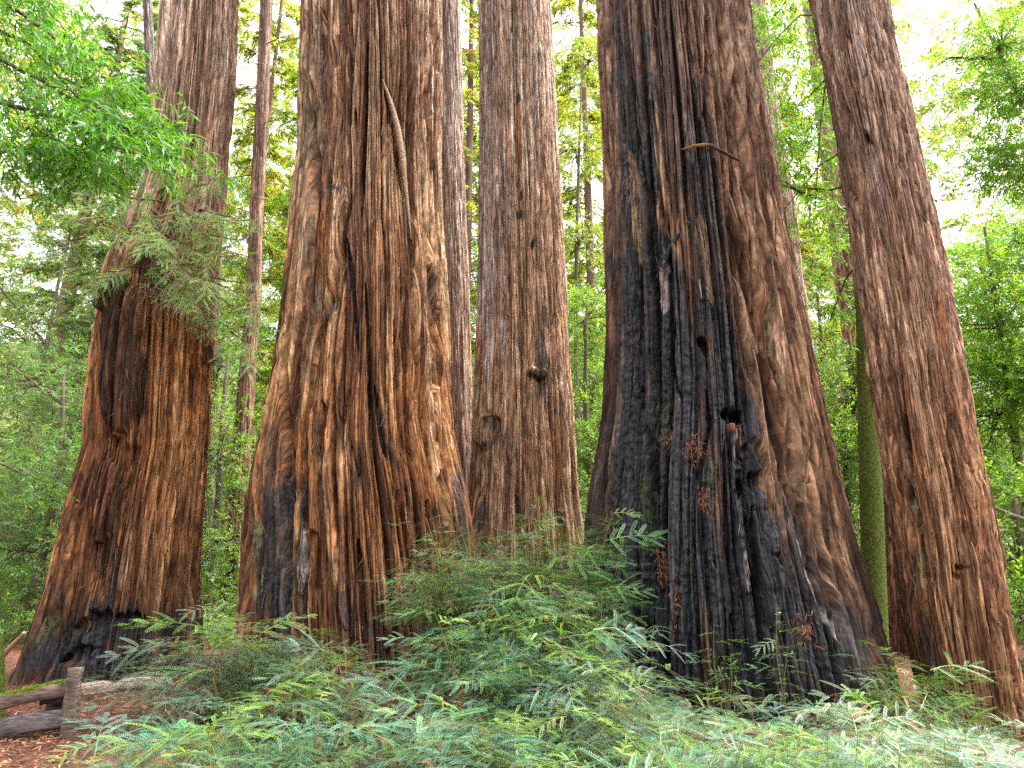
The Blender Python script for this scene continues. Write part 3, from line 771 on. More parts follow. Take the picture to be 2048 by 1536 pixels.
redwood("B7", "dim mossy trunk just right of the burl redwood's lower half", 20.0,
        [(500, 420, 444), (800, 412, 436), (1000, 405, 430), (1200, 396, 428)], -0.2,
        [pal(0, (0.06, 0.05, 0.035), (0.10, 0.08, 0.05), (0.14, 0.12, 0.07))], 1212, **dict(FAR, strips=((0.09, 1.0, 0.014, 0.008), (0.05, 0.4, 0.010, 0.006)), flute=(5, 0.02, 0.03)))
# ------------------------------------------------------------------ ground: forest floor rising into a hillside
def ground_z(x, y):
    x, y = np.asarray(x, float), np.asarray(y, float)
    z = 0.55 * np.exp(-((x - 0.2) / 2.6) ** 2 - ((y - 13.0) / 3.0) ** 2)
    z = z - 0.34 * np.exp(-((x - 1.6) / 3.0) ** 2 - ((y - 5.4) / 1.7) ** 2)
    z = z - 0.22 * np.exp(-((x - 6.5) / 2.5) ** 2 - ((y - 8.6) / 2.5) ** 2)
    far = np.clip(y - 17.0, 0, None)
    z = z + (0.020 * far ** 1.45) * (1.15 + 0.10 * np.tanh((x - 2) / 8)) + 0.24 * np.clip(far - 9, 0, None)
    z = z + 0.05 * np.sin(x * 1.7 + 0.6 * y) * np.cos(y * 1.3) * np.clip(y / 6, 0, 1)
    return z


def soil_material():
    m, nt, bs, out = nodes_of("forest_soil")
    L = nt.links.new
    tc = nd(nt, "ShaderNodeTexCoord")

    def noise(scale, detail=5, rough=0.6):
        n = nd(nt, "ShaderNodeTexNoise")
        n.inputs["Scale"].default_value = scale
        n.inputs["Detail"].default_value = detail
        n.inputs["Roughness"].default_value = rough
        L(tc.outputs["Object"], n.inputs["Vector"])
        return n.outputs["Fac"]
    cr = nd(nt, "ShaderNodeValToRGB")
    e = cr.color_ramp.elements
    e[0].position, e[0].color = 0.32, (0.028, 0.014, 0.010, 1)
    e[1].position, e[1].color = 0.70, (0.22, 0.095, 0.055, 1)
    k = e.new(0.52)
    k.color = (0.11, 0.045, 0.027, 1)
    mixv = math_n(nt, 'ADD', math_n(nt, 'MULTIPLY', noise(28, 6, 0.7), 0.65), math_n(nt, 'MULTIPLY', noise(2.2, 3), 0.35))
    L(mixv, cr.inputs["Fac"])
    # beyond the grove the slope is green with low plants
    sep = nd(nt, "ShaderNodeSeparateXYZ")
    L(tc.outputs["Object"], sep.inputs[0])
    mr = nd(nt, "ShaderNodeMapRange")
    mr.inputs["From Min"].default_value = 14.5
    mr.inputs["From Max"].default_value = 19.0
    L(sep.outputs["Y"], mr.inputs["Value"])
    gr = nd(nt, "ShaderNodeValToRGB")
    g = gr.color_ramp.elements
    g[0].position, g[0].color = 0.38, (0.03, 0.035, 0.012, 1)
    g[1].position, g[1].color = 0.62, (0.10, 0.16, 0.045, 1)
    L(noise(5, 6, 0.75), gr.inputs["Fac"])
    mx = nd(nt, "ShaderNodeMix", data_type='RGBA')
    L(math_n(nt, 'MULTIPLY', mr.outputs[0], 0.85), mx.inputs["Factor"])
    L(cr.outputs["Color"], mx.inputs[6])
    L(gr.outputs["Color"], mx.inputs[7])
    L(mx.outputs[2], bs.inputs["Base Color"])
    bs.inputs["Roughness"].default_value = 0.95
    bs.inputs["Specular IOR Level"].default_value = 0.15
    bp = nd(nt, "ShaderNodeBump")
    bp.inputs["Strength"].default_value = 0.8
    bp.inputs["Distance"].default_value = 0.03
    L(mixv, bp.inputs["Height"])
    L(bp.outputs[0], bs.inputs["Normal"])
    return m


gx = np.concatenate([np.linspace(-110, -14, 40, endpoint=False), np.linspace(-14, 14, 200, endpoint=False), np.linspace(14, 110, 41)])
gy = np.concatenate([np.linspace(-30, 2, 16, endpoint=False), np.linspace(2, 20, 170, endpoint=False), np.linspace(20, 130, 70)])
GX, GY = np.meshgrid(gx, gy)
GZ = ground_z(GX, GY) + 0.02 * vnoise(GX * 3, GY * 3, 5) + 0.012 * vnoise(GX * 9, GY * 9, 6)
ng, mg = GX.shape
gi = np.arange(ng - 1)[:, None] * mg + np.arange(mg - 1)[None]
gq = np.stack([gi, gi + 1, gi + mg + 1, gi + mg], -1).reshape(-1, 4)
o = link("ground", new_mesh("ground", np.stack([GX, GY, GZ], -1).reshape(-1, 3), gq, None, soil_material(), True))
tag(o, kind="structure")

# ------------------------------------------------------------------ leaf shapes
def quat_tmpl(parts):
    """parts: list of (verts, quads, tone); joined into one template"""
    V, Q, T, n = [], [], [], 0
    for v, q, t in parts:
        v = np.asarray(v, float)
        V.append(v); Q.append(np.asarray(q) + n)
        T.append(np.broadcast_to(np.asarray(t, float), (len(v), 3)) if np.ndim(t) == 1 else np.asarray(t, float))
        n += len(v)
    return np.vstack(V), np.vstack(Q), np.vstack(T)


def needle_spray(seed, n=5, length=0.40, fine=True, dead=0.08, width=0.30):
    """flat redwood spray along +x: branchlets on both sides, each a feather of two-ranked needles; tones multiply the plant's colour"""
    r = np.random.default_rng(seed)
    parts = []
    sag = 0.30 * r.uniform(0.6, 1.4)
    ax = np.linspace(0, length, 5)
    for a, b in zip(ax[:-1], ax[1:]):
        w = 0.0026 * (1 - a / length) + 0.0010
        za, zb = -sag * a * a / length, -sag * b * b / length
        parts.append(([(a, -w, za), (b, -w, zb), (b, w, zb), (a, w, za)], [(0, 1, 2, 3)], (1.5, 0.8, 0.6)))
    slots = [(x, s) for x in np.linspace(0.10, 0.92, n) * length for s in (-1, 1)] + [(0.97 * length, 0)]
    for x, sgn in slots:
        if sgn and r.random() < 0.14:
            continue
        ang = (sgn * math.radians(r.uniform(38, 62)) * (1 - 0.4 * (x / length) ** 2)) if sgn else r.uniform(-0.15, 0.15)
        ln = length * (width * 1.15 * (0.6 + 0.6 * math.sin(math.pi * (0.15 + 0.75 * x / length)))) * r.uniform(0.7, 1.3)
        d = np.array((math.cos(ang), math.sin(ang), r.uniform(-0.40, 0.12)))
        d /= np.linalg.norm(d)
        side = np.array((-math.sin(ang), math.cos(ang), r.uniform(-0.30, 0.30)))
        o0 = np.array((x, 0, -sag * x * x / length)) + np.array((r.uniform(-0.02, 0.02), 0, 0))
        t0 = r.uniform(0.65, 1.35)
        tone = np.array((t0, t0, t0 * r.uniform(0.8, 1.2)))
        if r.random() < dead:
            tone = np.array((1.9, 0.75, 0.7))
        elif r.random() < 0.14:
            tone = np.array((1.7, 1.55, 0.85))
        if not fine:
            w = ln * 0.17
            m = o0 + d * ln * 0.5
            parts.append(([o0, m - side * w, o0 + d * ln, m + side * w], [(0, 1, 2, 3)], tone))
            continue
        step_ = 0.0085
        np_ = max(5, int(ln / step_))
        V, Q = [], []
        for i in range(np_):
            s = (i + 0.5) / np_
            nl = 0.023 * math.sin(math.pi * (0.22 + 0.66 * s)) ** 0.8 * r.uniform(0.8, 1.1)
            c = o0 + d * ln * s + np.array((0, 0, -0.18 * ln * s * s))
            for s2 in (-1, 1):
                nd_ = d * 0.62 + side * s2 * 0.80 + np.array((0, 0, 0.12))
                nw = d * 0.0030
                b = len(V)
                V += [c - nw * 0.6, c + nd_ * nl * 0.5 - nw, c + nd_ * nl, c + nd_ * nl * 0.5 + nw]
                Q.append((b, b + 1, b + 2, b + 3))
        V += [o0 - side * 0.001, o0 + side * 0.001, o0 + d * ln * 0.9 + np.array((0.0005, 0, -0.15 * ln)), o0 + d * ln * 0.9 + np.array((-0.0005, 0, -0.15 * ln))]
        Q.append((len(V) - 4, len(V) - 3, len(V) - 2, len(V) - 1))
        parts.append((V, Q, tone))
    return quat_tmpl(parts)


SPRAYS = [needle_spray(300 + k, n=(4, 5, 5, 4, 6, 3)[k], dead=0.06, width=(0.30, 0.26, 0.34, 0.38, 0.24, 0.42)[k]) for k in range(6)]
SPRAYS_DRY = [needle_spray(330 + k, n=4, dead=0.0) for k in range(2)]
SPRAYS_FAR = [needle_spray(350 + k, n=10, fine=False, length=0.6, width=0.27) for k in range(5)]


def leaf_tmpl(length, width, fold=0.15, curl=0.12):
    """one lance-shaped leaf folded along its midrib"""
    V = [(0, 0, 0), (length * 0.35, -width / 2, fold * width), (length, 0, -curl * length), (length * 0.42, 0, -0.01 * length), (length * 0.35, width / 2, fold * width)]
    return np.array(V, float), np.array([(0, 1, 2, 3), (0, 3, 2, 4)]), np.ones((5, 3))


def leaf_flat(length, width):
    V = [(0, 0, 0), (length * 0.4, -width / 2, 0.02 * length), (length, 0, -0.1 * length), (length * 0.45, width / 2, 0.02 * length)]
    return np.array(V, float), np.array([(0, 1, 2, 3)]), np.ones((4, 3))


def twig_tmpl(seed, n, leaf, twig=0.22, spread=70, droop=0.35):
    """a leafy twig along +x"""
    r = np.random.default_rng(seed)
    parts = [([(0, -0.002, 0), (twig, -0.001, 0), (twig, 0.001, 0), (0, 0.002, 0)], [(0, 1, 2, 3)], (0.9, 0.7, 0.6))]
    tv, tq, tt = leaf
    for k in range(n):
        x = twig * (0.15 + 0.85 * k / max(1, n - 1))
        az = k * 2.399 + r.uniform(-0.3, 0.3)
        tilt = math.radians(spread) * (1 - 0.6 * k / n) * r.uniform(0.8, 1.1)
        d = np.array((math.cos(tilt), math.sin(tilt) * math.cos(az), math.sin(tilt) * math.sin(az) * 0.7 - droop))
        R = frames(d[None], np.array([[r.uniform(-0.3, 0.3), r.uniform(-0.4, 0.4), 1.0]]))[0]
        t0 = r.uniform(0.75, 1.3)
        tone = np.array((t0 * r.uniform(0.85, 1.2), t0, t0 * r.uniform(0.7, 1.1)))
        if r.random() < 0.004:
            tone = np.array((4.5, 1.8, 0.6))
        parts.append((tv @ R.T * r.uniform(0.75, 1.15) + np.array((x, 0, 0)), tq, tone))
    return quat_tmpl(parts)


BAY_TWIGS = [twig_tmpl(400 + k, 9, leaf_tmpl(0.095, 0.021), droop=0.45) for k in range(5)]
BROAD_TWIGS = [twig_tmpl(420 + k, 9, leaf_flat(0.085, 0.034), twig=0.26, droop=0.2) for k in range(5)]
SMALL_TWIGS = [twig_tmpl(440 + k, 8, leaf_tmpl(0.055, 0.026), twig=0.14, droop=0.1, spread=80) for k in range(4)]

LEAF = tone_material("leaf", rough=0.42, spec=0.45, translucent=0.5)
NEEDLE = tone_material("needle", rough=0.40, spec=0.5, translucent=0.25, trans_tint=(1.1, 1.15, 0.6))
WOOD = tone_material("twig_wood", rough=0.85, spec=0.2, var=0.35, scale=40, bump=0.5)


def unit(v):
    return v / (np.linalg.norm(v, axis=-1, keepdims=True) + 1e-9)


def scatter_mixed(sp, tmpls, P, D, S, C, r, up=None, roll=0.5):
    """spread the points over a set of templates"""
    n = len(P)
    if n == 0:
        return
    hint = np.tile(np.array([[0, 0, 1.0]]), (n, 1)) if up is None else up
    hint = hint + r.normal(0, roll, (n, 3))
    R = frames(np.asarray(D, float), hint)
    pick = r.integers(0, len(tmpls), n)
    for k, t in enumerate(tmpls):
        s = pick == k
        if s.any():
            sp.scatter(t, P[s], R[s], S[s], C[s])


def leaf_colours(n, base, r, spread=0.22):
    b = np.array(base, float)
    c = b[None] * (1 + r.normal(0, spread, (n, 1)))
    c[:, 0] *= 1 + r.normal(0, 0.14, n)
    return np.clip(c, 0.01, 0.5)
# ------------------------------------------------------------------ redwood sprouts: shoots from the ground with flat needle sprays
def sprout(label, px, topy, d, n, spread, seed, green=(0.075, 0.150, 0.078), lean=0.25, hmin=0.5, dry=0.2, group="redwood sprouts in the undergrowth", size=1.0):
    r = np.random.default_rng(seed)
    top = at(px, topy, d)
    gz = float(ground_z(top[0], d))
    H0 = max(0.25, top[2] - gz)
    H = H0 * (1.0 if H0 < 0.8 else 1.16)
    root = thing("redwood_sprout", label, "shrub", group)
    root.location = (top[0], d, gz)
    fo = Soup()
    P, D, S, C, DR = [], [], [], [], []
    for i in range(n):
        rad = spread * math.sqrt(r.random())
        az = r.uniform(0, 2 * math.pi)
        b = np.array((rad * math.cos(az), rad * math.sin(az) * 0.7))
        h = H * (1 - (1 - hmin) * (rad / max(spread, 1e-3)) ** 1.2) * (1.0 if i == 0 else r.uniform(0.66, 1.0))
        bz = float(ground_z(top[0] + b[0], d + b[1])) - gz - 0.04
        if i == 0:
            b *= 0.2
        out = np.array((math.cos(az), math.sin(az) * 0.7)) * lean * h * (0.25 if i == 0 else r.uniform(0.4, 1.3))
        k = np.linspace(0, 1, 9)
        pts = np.stack([b[0] + out[0] * k ** 1.6 + 0.02 * np.sin(k * 7 + i), b[1] + out[1] * k ** 1.6, bz + h * (k - 0.06 * k ** 3)], 1)
        rad0 = 0.004 + 0.004 * h
        st = Soup()
        st.tube(pts, rad0 * (1 - 0.75 * k), 5, np.array((0.14, 0.075, 0.045)) * r.uniform(0.7, 1.3) + np.outer(k, np.array((-0.02, 0.07, -0.01))), cap=False)
        st.build("stem", WOOD, root)
        nb = int(4 + h * 10)
        for q in range(nb):
            u = 0.18 + 0.82 * (q + r.random()) / nb
            a = q * 2.399 + r.uniform(-0.4, 0.4)
            p = np.array([np.interp(u, k, pts[:, c]) for c in range(3)])
            ln = (0.62 + 0.75 * math.sin(math.pi * min(1, 0.25 + 0.72 * (1 - u)))) * r.uniform(0.7, 1.3) * min(1.0, 0.42 + 0.58 * h / 0.95) * (1.0 if u < 0.85 else 0.6) * size
            el = math.radians(r.uniform(-5, 30) + 28 * max(0, u - 0.75))
            dv = np.array((math.cos(a) * math.cos(el), math.sin(a) * math.cos(el), math.sin(el)))
            dead = r.random() < dry * (1.4 - 1.3 * u)
            c = np.array(green) * r.uniform(0.75, 1.25)
            c = c * np.array((r.uniform(0.8, 1.25), 1, r.uniform(0.75, 1.25)))
            if u > 0.8 and r.random() < 0.45:
                c = np.array((0.135, 0.26, 0.05)) * r.uniform(0.8, 1.2)
            if dead:
                c = np.array((0.17, 0.105, 0.055)) * r.uniform(0.6, 1.3)
                dv[2] -= 0.7
            P.append(p); D.append(dv); S.append(ln); C.append(c); DR.append(dead)
            if ln > 0.95 and r.random() < 0.5:       # a longer side branch that carries two more sprays
                e = p + unit(dv) * 0.22 * ln
                for s2 in (-1, 1):
                    a2 = a + s2 * r.uniform(0.5, 1.0)
                    P.append(e + np.array((0, 0, -0.01))); D.append(np.array((math.cos(a2), math.sin(a2), dv[2] - 0.15)))
                    S.append(ln * 0.75); C.append(c * r.uniform(0.85, 1.15)); DR.append(dead)
    P, D, S, C, DR = np.array(P), np.array(D), np.array(S), np.array(C), np.array(DR)
    scatter_mixed(fo, SPRAYS, P[~DR], D[~DR], S[~DR], C[~DR], r, roll=0.30)
    scatter_mixed(fo, SPRAYS_DRY, P[DR], D[DR], S[DR] * 0.8, C[DR], r, roll=0.5)
    fo.build("foliage", NEEDLE, root)
    return root


G_GREY = (0.105, 0.175, 0.115)
G_BLUE = (0.080, 0.180, 0.110)
G_GREEN = (0.095, 0.200, 0.070)
SPROUTS = [
    # left mound
    ("wide grey-green redwood sprout clump nearest the fence's right end", 400, 1225, 7.3, 9, 0.50, G_GREY),
    ("bushy redwood sprouts in front of the burl redwood's right foot", 470, 1195, 7.7, 9, 0.55, G_GREY),
    ("redwood sprouts with pale tips in front of the charred left foot of the widest trunk", 590, 1230, 7.4, 9, 0.55, G_GREEN),
    ("redwood sprouts in front of the middle of the widest trunk's base", 690, 1275, 7.0, 8, 0.45, G_GREY),
    ("low redwood sprouts near the path edge at the lower left", 330, 1400, 5.6, 8, 0.40, G_BLUE),
    ("dense low redwood sprouts at the bottom left of the thicket", 440, 1360, 5.4, 9, 0.55, G_BLUE),
    ("low blue-green redwood sprouts below the widest trunk", 610, 1355, 5.4, 9, 0.55, G_BLUE),
    ("low redwood sprouts in the dip between the two mounds of undergrowth", 770, 1385, 5.8, 8, 0.45, G_BLUE),
    # middle mound
    ("tall redwood sprout bush in front of the pale straight redwood", 1020, 965, 8.0, 14, 0.60, G_GREY),
    ("tall redwood sprouts leaning over the widest trunk's right foot", 930, 1020, 7.8, 11, 0.45, G_GREEN),
    ("tall redwood sprouts with thin shoots before the burnt trunk's left foot", 1110, 985, 8.0, 12, 0.5, G_GREEN),
    ("redwood sprouts draping over the burnt trunk's lower left", 1200, 1120, 7.3, 9, 0.40, G_GREY),
    ("redwood sprouts in the heart of the middle mound", 1030, 1140, 6.6, 13, 0.60, G_BLUE),
    ("dry brown-flecked redwood sprouts on the front of the middle mound", 1150, 1290, 5.9, 10, 0.55, G_GREY),
    ("blue-green redwood sprouts at the front foot of the middle mound", 960, 1320, 5.5, 10, 0.55, G_BLUE),
    ("low redwood sprouts along the bottom edge in the middle", 1120, 1390, 5.2, 9, 0.55, G_BLUE),
    ("redwood sprouts spilling off the middle mound's right side", 1275, 1290, 6.4, 8, 0.40, G_BLUE),
    # right part
    ("thin upright redwood shoots in front of the burnt trunk's scar", 1430, 1235, 7.4, 3, 0.22, G_GREEN),
    ("lone tall redwood shoot before the burnt trunk's hollow", 1546, 1215, 7.4, 2, 0.06, G_GREEN),
    ("spreading low redwood sprouts below the burnt trunk", 1450, 1375, 6.2, 9, 0.55, G_GREY),
    ("low redwood sprouts right of the burnt trunk's foot", 1690, 1385, 6.6, 9, 0.55, G_GREY),
    ("redwood sprouts between the mossy stem and the leaning redwood", 1790, 1275, 7.7, 7, 0.28, G_GREEN),
    ("pale redwood sprouts hiding the ground behind the mossy stem's base", 1825, 1320, 8.4, 7, 0.35, G_GREY),
    ("redwood sprouts across the foot of the leaning redwood", 1880, 1380, 6.6, 9, 0.50, G_BLUE),
    ("low redwood sprouts in the lower right corner", 1985, 1405, 5.8, 8, 0.50, G_GREY),
    ("grey-green redwood sprouts near the bottom right", 1780, 1400, 5.8, 10, 0.55, G_GREY),
    ("low redwood sprouts at the bottom right of the middle", 1590, 1400, 5.7, 10, 0.55, G_BLUE),
    ("feathery redwood sprouts under the burnt trunk's hollow foot", 1480, 1425, 5.2, 10, 0.55, G_GREY),
    ("redwood sprouts with brown tips at the bottom right edge", 1900, 1430, 5.2, 9, 0.55, G_GREY),
    ("small redwood sprouts beside the needle drift", 1670, 1425, 5.3, 9, 0.50, G_GREEN),
    ("redwood sprouts touching the bottom edge below the leaning trunk", 1760, 1455, 4.8, 9, 0.55, G_BLUE),
    ("redwood sprouts touching the bottom edge below the middle mound", 900, 1415, 4.9, 9, 0.55, G_GREY),
    ("redwood sprouts touching the bottom edge left of the middle", 640, 1420, 4.9, 9, 0.55, G_BLUE),
    ("redwood sprouts touching the bottom edge at the left of the thicket", 430, 1460, 4.6, 8, 0.45, G_GREY),
    ("dim redwood sprouts at the bottom between middle and right", 1340, 1395, 5.4, 10, 0.50, G_BLUE),
]
for k, (lab, px, ty, d, n, spr, g) in enumerate(SPROUTS):
    slim = n <= 3
    sprout(lab, px, ty, d, n, spr, 900 + k, g, lean=0.05 if slim else 0.24, hmin=0.8 if slim else 0.66, dry=0.05 if slim else 0.26, size=0.42 if slim else 1.0)

# low tangle of needles, twigs and seedlings that covers the floor between the bushes
r = np.random.default_rng(77)
n = 1500
X, Y = r.uniform(-3.4, 5.6, n), r.uniform(3.4, 9.2, n)
px_, py_ = project(np.stack([X, Y, ground_z(X, Y)], -1))
keep = (px_ > 215 + 60 * r.random(n)) & (px_ < 2150)
X, Y = X[keep], Y[keep]
P = np.stack([X, Y, ground_z(X, Y) + r.uniform(0.02, 0.18, len(X))], -1)
a = r.uniform(0, 2 * math.pi, len(X))
D = np.stack([np.cos(a), np.sin(a), r.uniform(-0.2, 0.7, len(X))], -1)
dead = r.random(len(X)) < 0.38
und = Soup()
C = leaf_colours(len(X), (0.06, 0.12, 0.065), r)
C[dead] = np.array((0.13, 0.07, 0.04)) * r.uniform(0.4, 1.2, (dead.sum(), 1))
scatter_mixed(und, SPRAYS[:3], P[~dead], D[~dead], r.uniform(0.4, 0.9, (~dead).sum()), C[~dead], r)
scatter_mixed(und, SPRAYS_DRY, P[dead], D[dead], r.uniform(0.4, 0.8, dead.sum()), C[dead], r)
o = und.build("undergrowth", NEEDLE)
tag(o, "low tangle of redwood seedlings and dry sprays between the sprout bushes", "undergrowth", kind="stuff")

# fallen needles and leaves
n = 26000
X, Y = r.uniform(-9, 9, n), 3.6 + 12 * r.random(n) ** 1.3
k = r.random(n) < 0.25
X[k], Y[k] = r.normal(-4.4, 1.3, k.sum()), r.uniform(5.4, 10.5, k.sum())
P = np.stack([X, Y, ground_z(X, Y) + 0.035], -1)
m2 = 900                                   # drift of dead needles at the right foot of the burnt trunk
q = np.array([at(1640, 1375, 8.2)]) + r.normal(0, 1, (m2, 3)) * np.array((0.45, 0.25, 0.0))
q[:, 2] = ground_z(q[:, 0], q[:, 1]) + 0.30 * np.exp(-((q[:, 0] - at(1640, 1375, 8.2)[0]) / 0.5) ** 2) * r.uniform(0.3, 1, m2) + 0.05
P = np.vstack([P, q])
N = len(P)
a = r.uniform(0, 2 * math.pi, N)
D = np.stack([np.cos(a), np.sin(a), r.uniform(-0.15, 0.35, N)], -1)
C = np.array([(0.26, 0.10, 0.055), (0.16, 0.065, 0.035), (0.33, 0.19, 0.11), (0.09, 0.04, 0.025)])[r.integers(0, 4, N)] * r.uniform(0.7, 1.25, (N, 1))
lit = Soup()
scatter_mixed(lit, [leaf_flat(0.07, 0.014), leaf_flat(0.05, 0.02), leaf_flat(0.10, 0.007)], P, D, r.uniform(0.6, 1.4, N), C, r, roll=0.6)
o = lit.build("leaf_litter", tone_material("dead_leaf", rough=0.8, spec=0.25))
tag(o, "reddish fallen needles and leaves scattered over the forest floor", "litter", kind="stuff")
# ------------------------------------------------------------------ trees behind: broad-leaved and conifer
BG_GREEN = (0.150, 0.280, 0.060)
BG_BLUE = (0.130, 0.240, 0.100)
BG_YELL = (0.220, 0.310, 0.070)


def limb(sp, a, b, r0, r1, r, sag=0.0, C=(0.10, 0.07, 0.05), m=6, sides=5):
    k = np.linspace(0, 1, m)
    p = a[None] + (b - a)[None] * k[:, None]
    ln = np.linalg.norm(b - a)
    p[:, 2] += -sag * ln * 4 * k * (1 - k) * -1
    p += np.concatenate([np.zeros((1, 3)), r.normal(0, 0.02 * ln, (m - 2, 3)), np.zeros((1, 3))])
    sp.tube(p, r0 + (r1 - r0) * k, sides, np.array(C) * r.uniform(0.8, 1.2))
    return p


def broad_tree(label, base_px, d, crown, n_clumps, seed, tmpls=None, colour=BG_GREEN, trunk=0.14, twigs=16, size=1.1, group="leafy trees behind the redwoods", top=None, bark=(0.11, 0.085, 0.06), vis=True, clump=0.55, name="broadleaf_tree", cat="tree"):
    """crown: list of (photo x, photo y, depth, radius m across, radius m up) volumes the leaves fill"""
    r = np.random.default_rng(seed)
    tmpls = BROAD_TWIGS if tmpls is None else tmpls
    x0 = at(base_px, 900, d)[0]
    b = np.array((x0, d, float(ground_z(x0, d))))
    root = thing(name, label, cat, group)
    root.location = b
    wood, leaf = Soup(), Soup()
    cs = [(at(px, py, dd) - b, ra, rb) for px, py, dd, ra, rb in crown]
    zt = max(c[2] for c, _, _ in cs)
    mid = np.mean([c for c, _, _ in cs], axis=0)
    k = np.linspace(0, 1, 9)
    tp = np.stack([mid[0] * k ** 1.5 + 0.10 * np.sin(5 * k + seed), mid[1] * k ** 1.5 + 0.1 * np.sin(4 * k), -0.2 + (zt + 0.2) * k], 1)
    wood.tube(tp, trunk * (1 - 0.75 * k), 9, np.array(bark))
    P, D = [], []
    tot = sum(ra * ra * rb for _, ra, rb in cs)
    for c, ra, rb in cs:
        m = max(3, int(n_clumps * ra * ra * rb / tot))
        u = unit(r.normal(0, 1, (m, 3))) * (r.random((m, 1)) ** 0.45)
        q = c + u * np.array((ra, ra, rb))
        s0 = np.array([np.interp(min(max(c[2] - 0.5 * ra, 0.3 * zt), zt), tp[:, 2], tp[:, a]) for a in range(3)])
        hub = limb(wood, s0, c, trunk * 0.45, trunk * 0.2, r, 0.04, bark)
        for t in q[:: max(1, m // 14)]:
            j = hub[r.integers(2, len(hub))]
            limb(wood, j, t, trunk * 0.16, 0.008, r, 0.03, bark, 5, 4)
        for t in q:
            nn = r.poisson(twigs)
            o = r.normal(0, clump * 0.5, (nn, 3)) * np.array((1, 1, 0.55))
            P.append(t + o)
            D.append(unit(o + np.array((0, 0, 0.1))) + 0.6 * unit(t - c + 1e-3) + r.normal(0, 0.35, (nn, 3)))
    P, D = np.vstack(P), np.vstack(D)
    D[:, 2] = D[:, 2] * 0.6 - 0.1
    C = leaf_colours(len(P), colour, r)
    scatter_mixed(leaf, tmpls, P, unit(D), size * r.uniform(0.75, 1.3, len(P)), C, r)
    wood.build("trunk", WOOD, root)
    leaf.build("crown", LEAF, root)
    return root


def conifer(label, base_px, d, height, seed, colour=BG_GREEN, trunk=0.28, z0=1.5, reach=3.2, nb=70, lean=0.0, dens=1.0, group="conifers behind the redwoods", bark=(0.17, 0.10, 0.075), face=None, sub=SPRAYS_FAR, size=1.0):
    r = np.random.default_rng(seed)
    x0 = at(base_px, 900, d)[0]
    b = np.array((x0, d, float(ground_z(x0, d))))
    root = thing("conifer_tree", label, "tree", group)
    root.location = b
    wood, leaf = Soup(), Soup()
    k = np.linspace(0, 1, 14)
    tp = np.stack([lean * height * k + 0.06 * np.sin(4 * k + seed), 0.05 * np.cos(5 * k), -0.3 + (height + 0.3) * k], 1)
    kk = np.repeat(k, 1)
    wood.tube(tp, trunk * (1.15 - 0.85 * k), 12, np.array(bark) * (1 + 0.15 * np.sin(9 * k + seed))[:, None])
    P, D, S, C = [], [], [], []
    nb = int(nb * 1.05)
    for q in range(nb):
        u = (q + r.random()) / nb
        z = z0 + (height - z0) * u
        t = z / height
        p = np.array((lean * z, 0, z))
        az = r.uniform(0, 2 * math.pi) if face is None else r.normal(face, 0.9)
        L = reach * (1 - 0.55 * u) * r.uniform(0.5, 1.15)
        el = r.uniform(-0.30, 0.22)
        e = p + np.array((math.cos(az) * L, math.sin(az) * L, L * el))
        hub = limb(wood, p, e, 0.035 * trunk / 0.28, 0.008, r, 0.05, np.array(bark) * 0.7, 6, 4)
        m = int(L * 13 * dens)
        s = r.uniform(0.15, 1.0, m)
        base = np.stack([np.interp(s, np.linspace(0, 1, len(hub)), hub[:, a]) for a in range(3)], 1)
        side = az + np.where(r.random(m) < 0.5, 1, -1) * r.uniform(0.3, 1.1, m)
        dv = np.stack([np.cos(side), np.sin(side), r.uniform(-0.65, 0.05, m)], 1)
        P.append(base); D.append(dv); S.append(r.uniform(0.55, 1.15, m) * (0.65 + 0.35 * (1 - s)) * size)
        c = leaf_colours(m, np.array(colour) * r.uniform(0.75, 1.25), r, 0.18)
        dd = r.random(m) < 0.06
        c[dd] = np.array((0.17, 0.11, 0.05)) * r.uniform(0.7, 1.2, (dd.sum(), 1))
        C.append(c)
    P, D, S, C = np.vstack(P), np.vstack(D), np.concatenate(S), np.vstack(C)
    scatter_mixed(leaf, sub, P, D, S, C, r, roll=0.35)
    wood.build("trunk", WOOD, root)
    leaf.build("crown", LEAF, root)
    return root


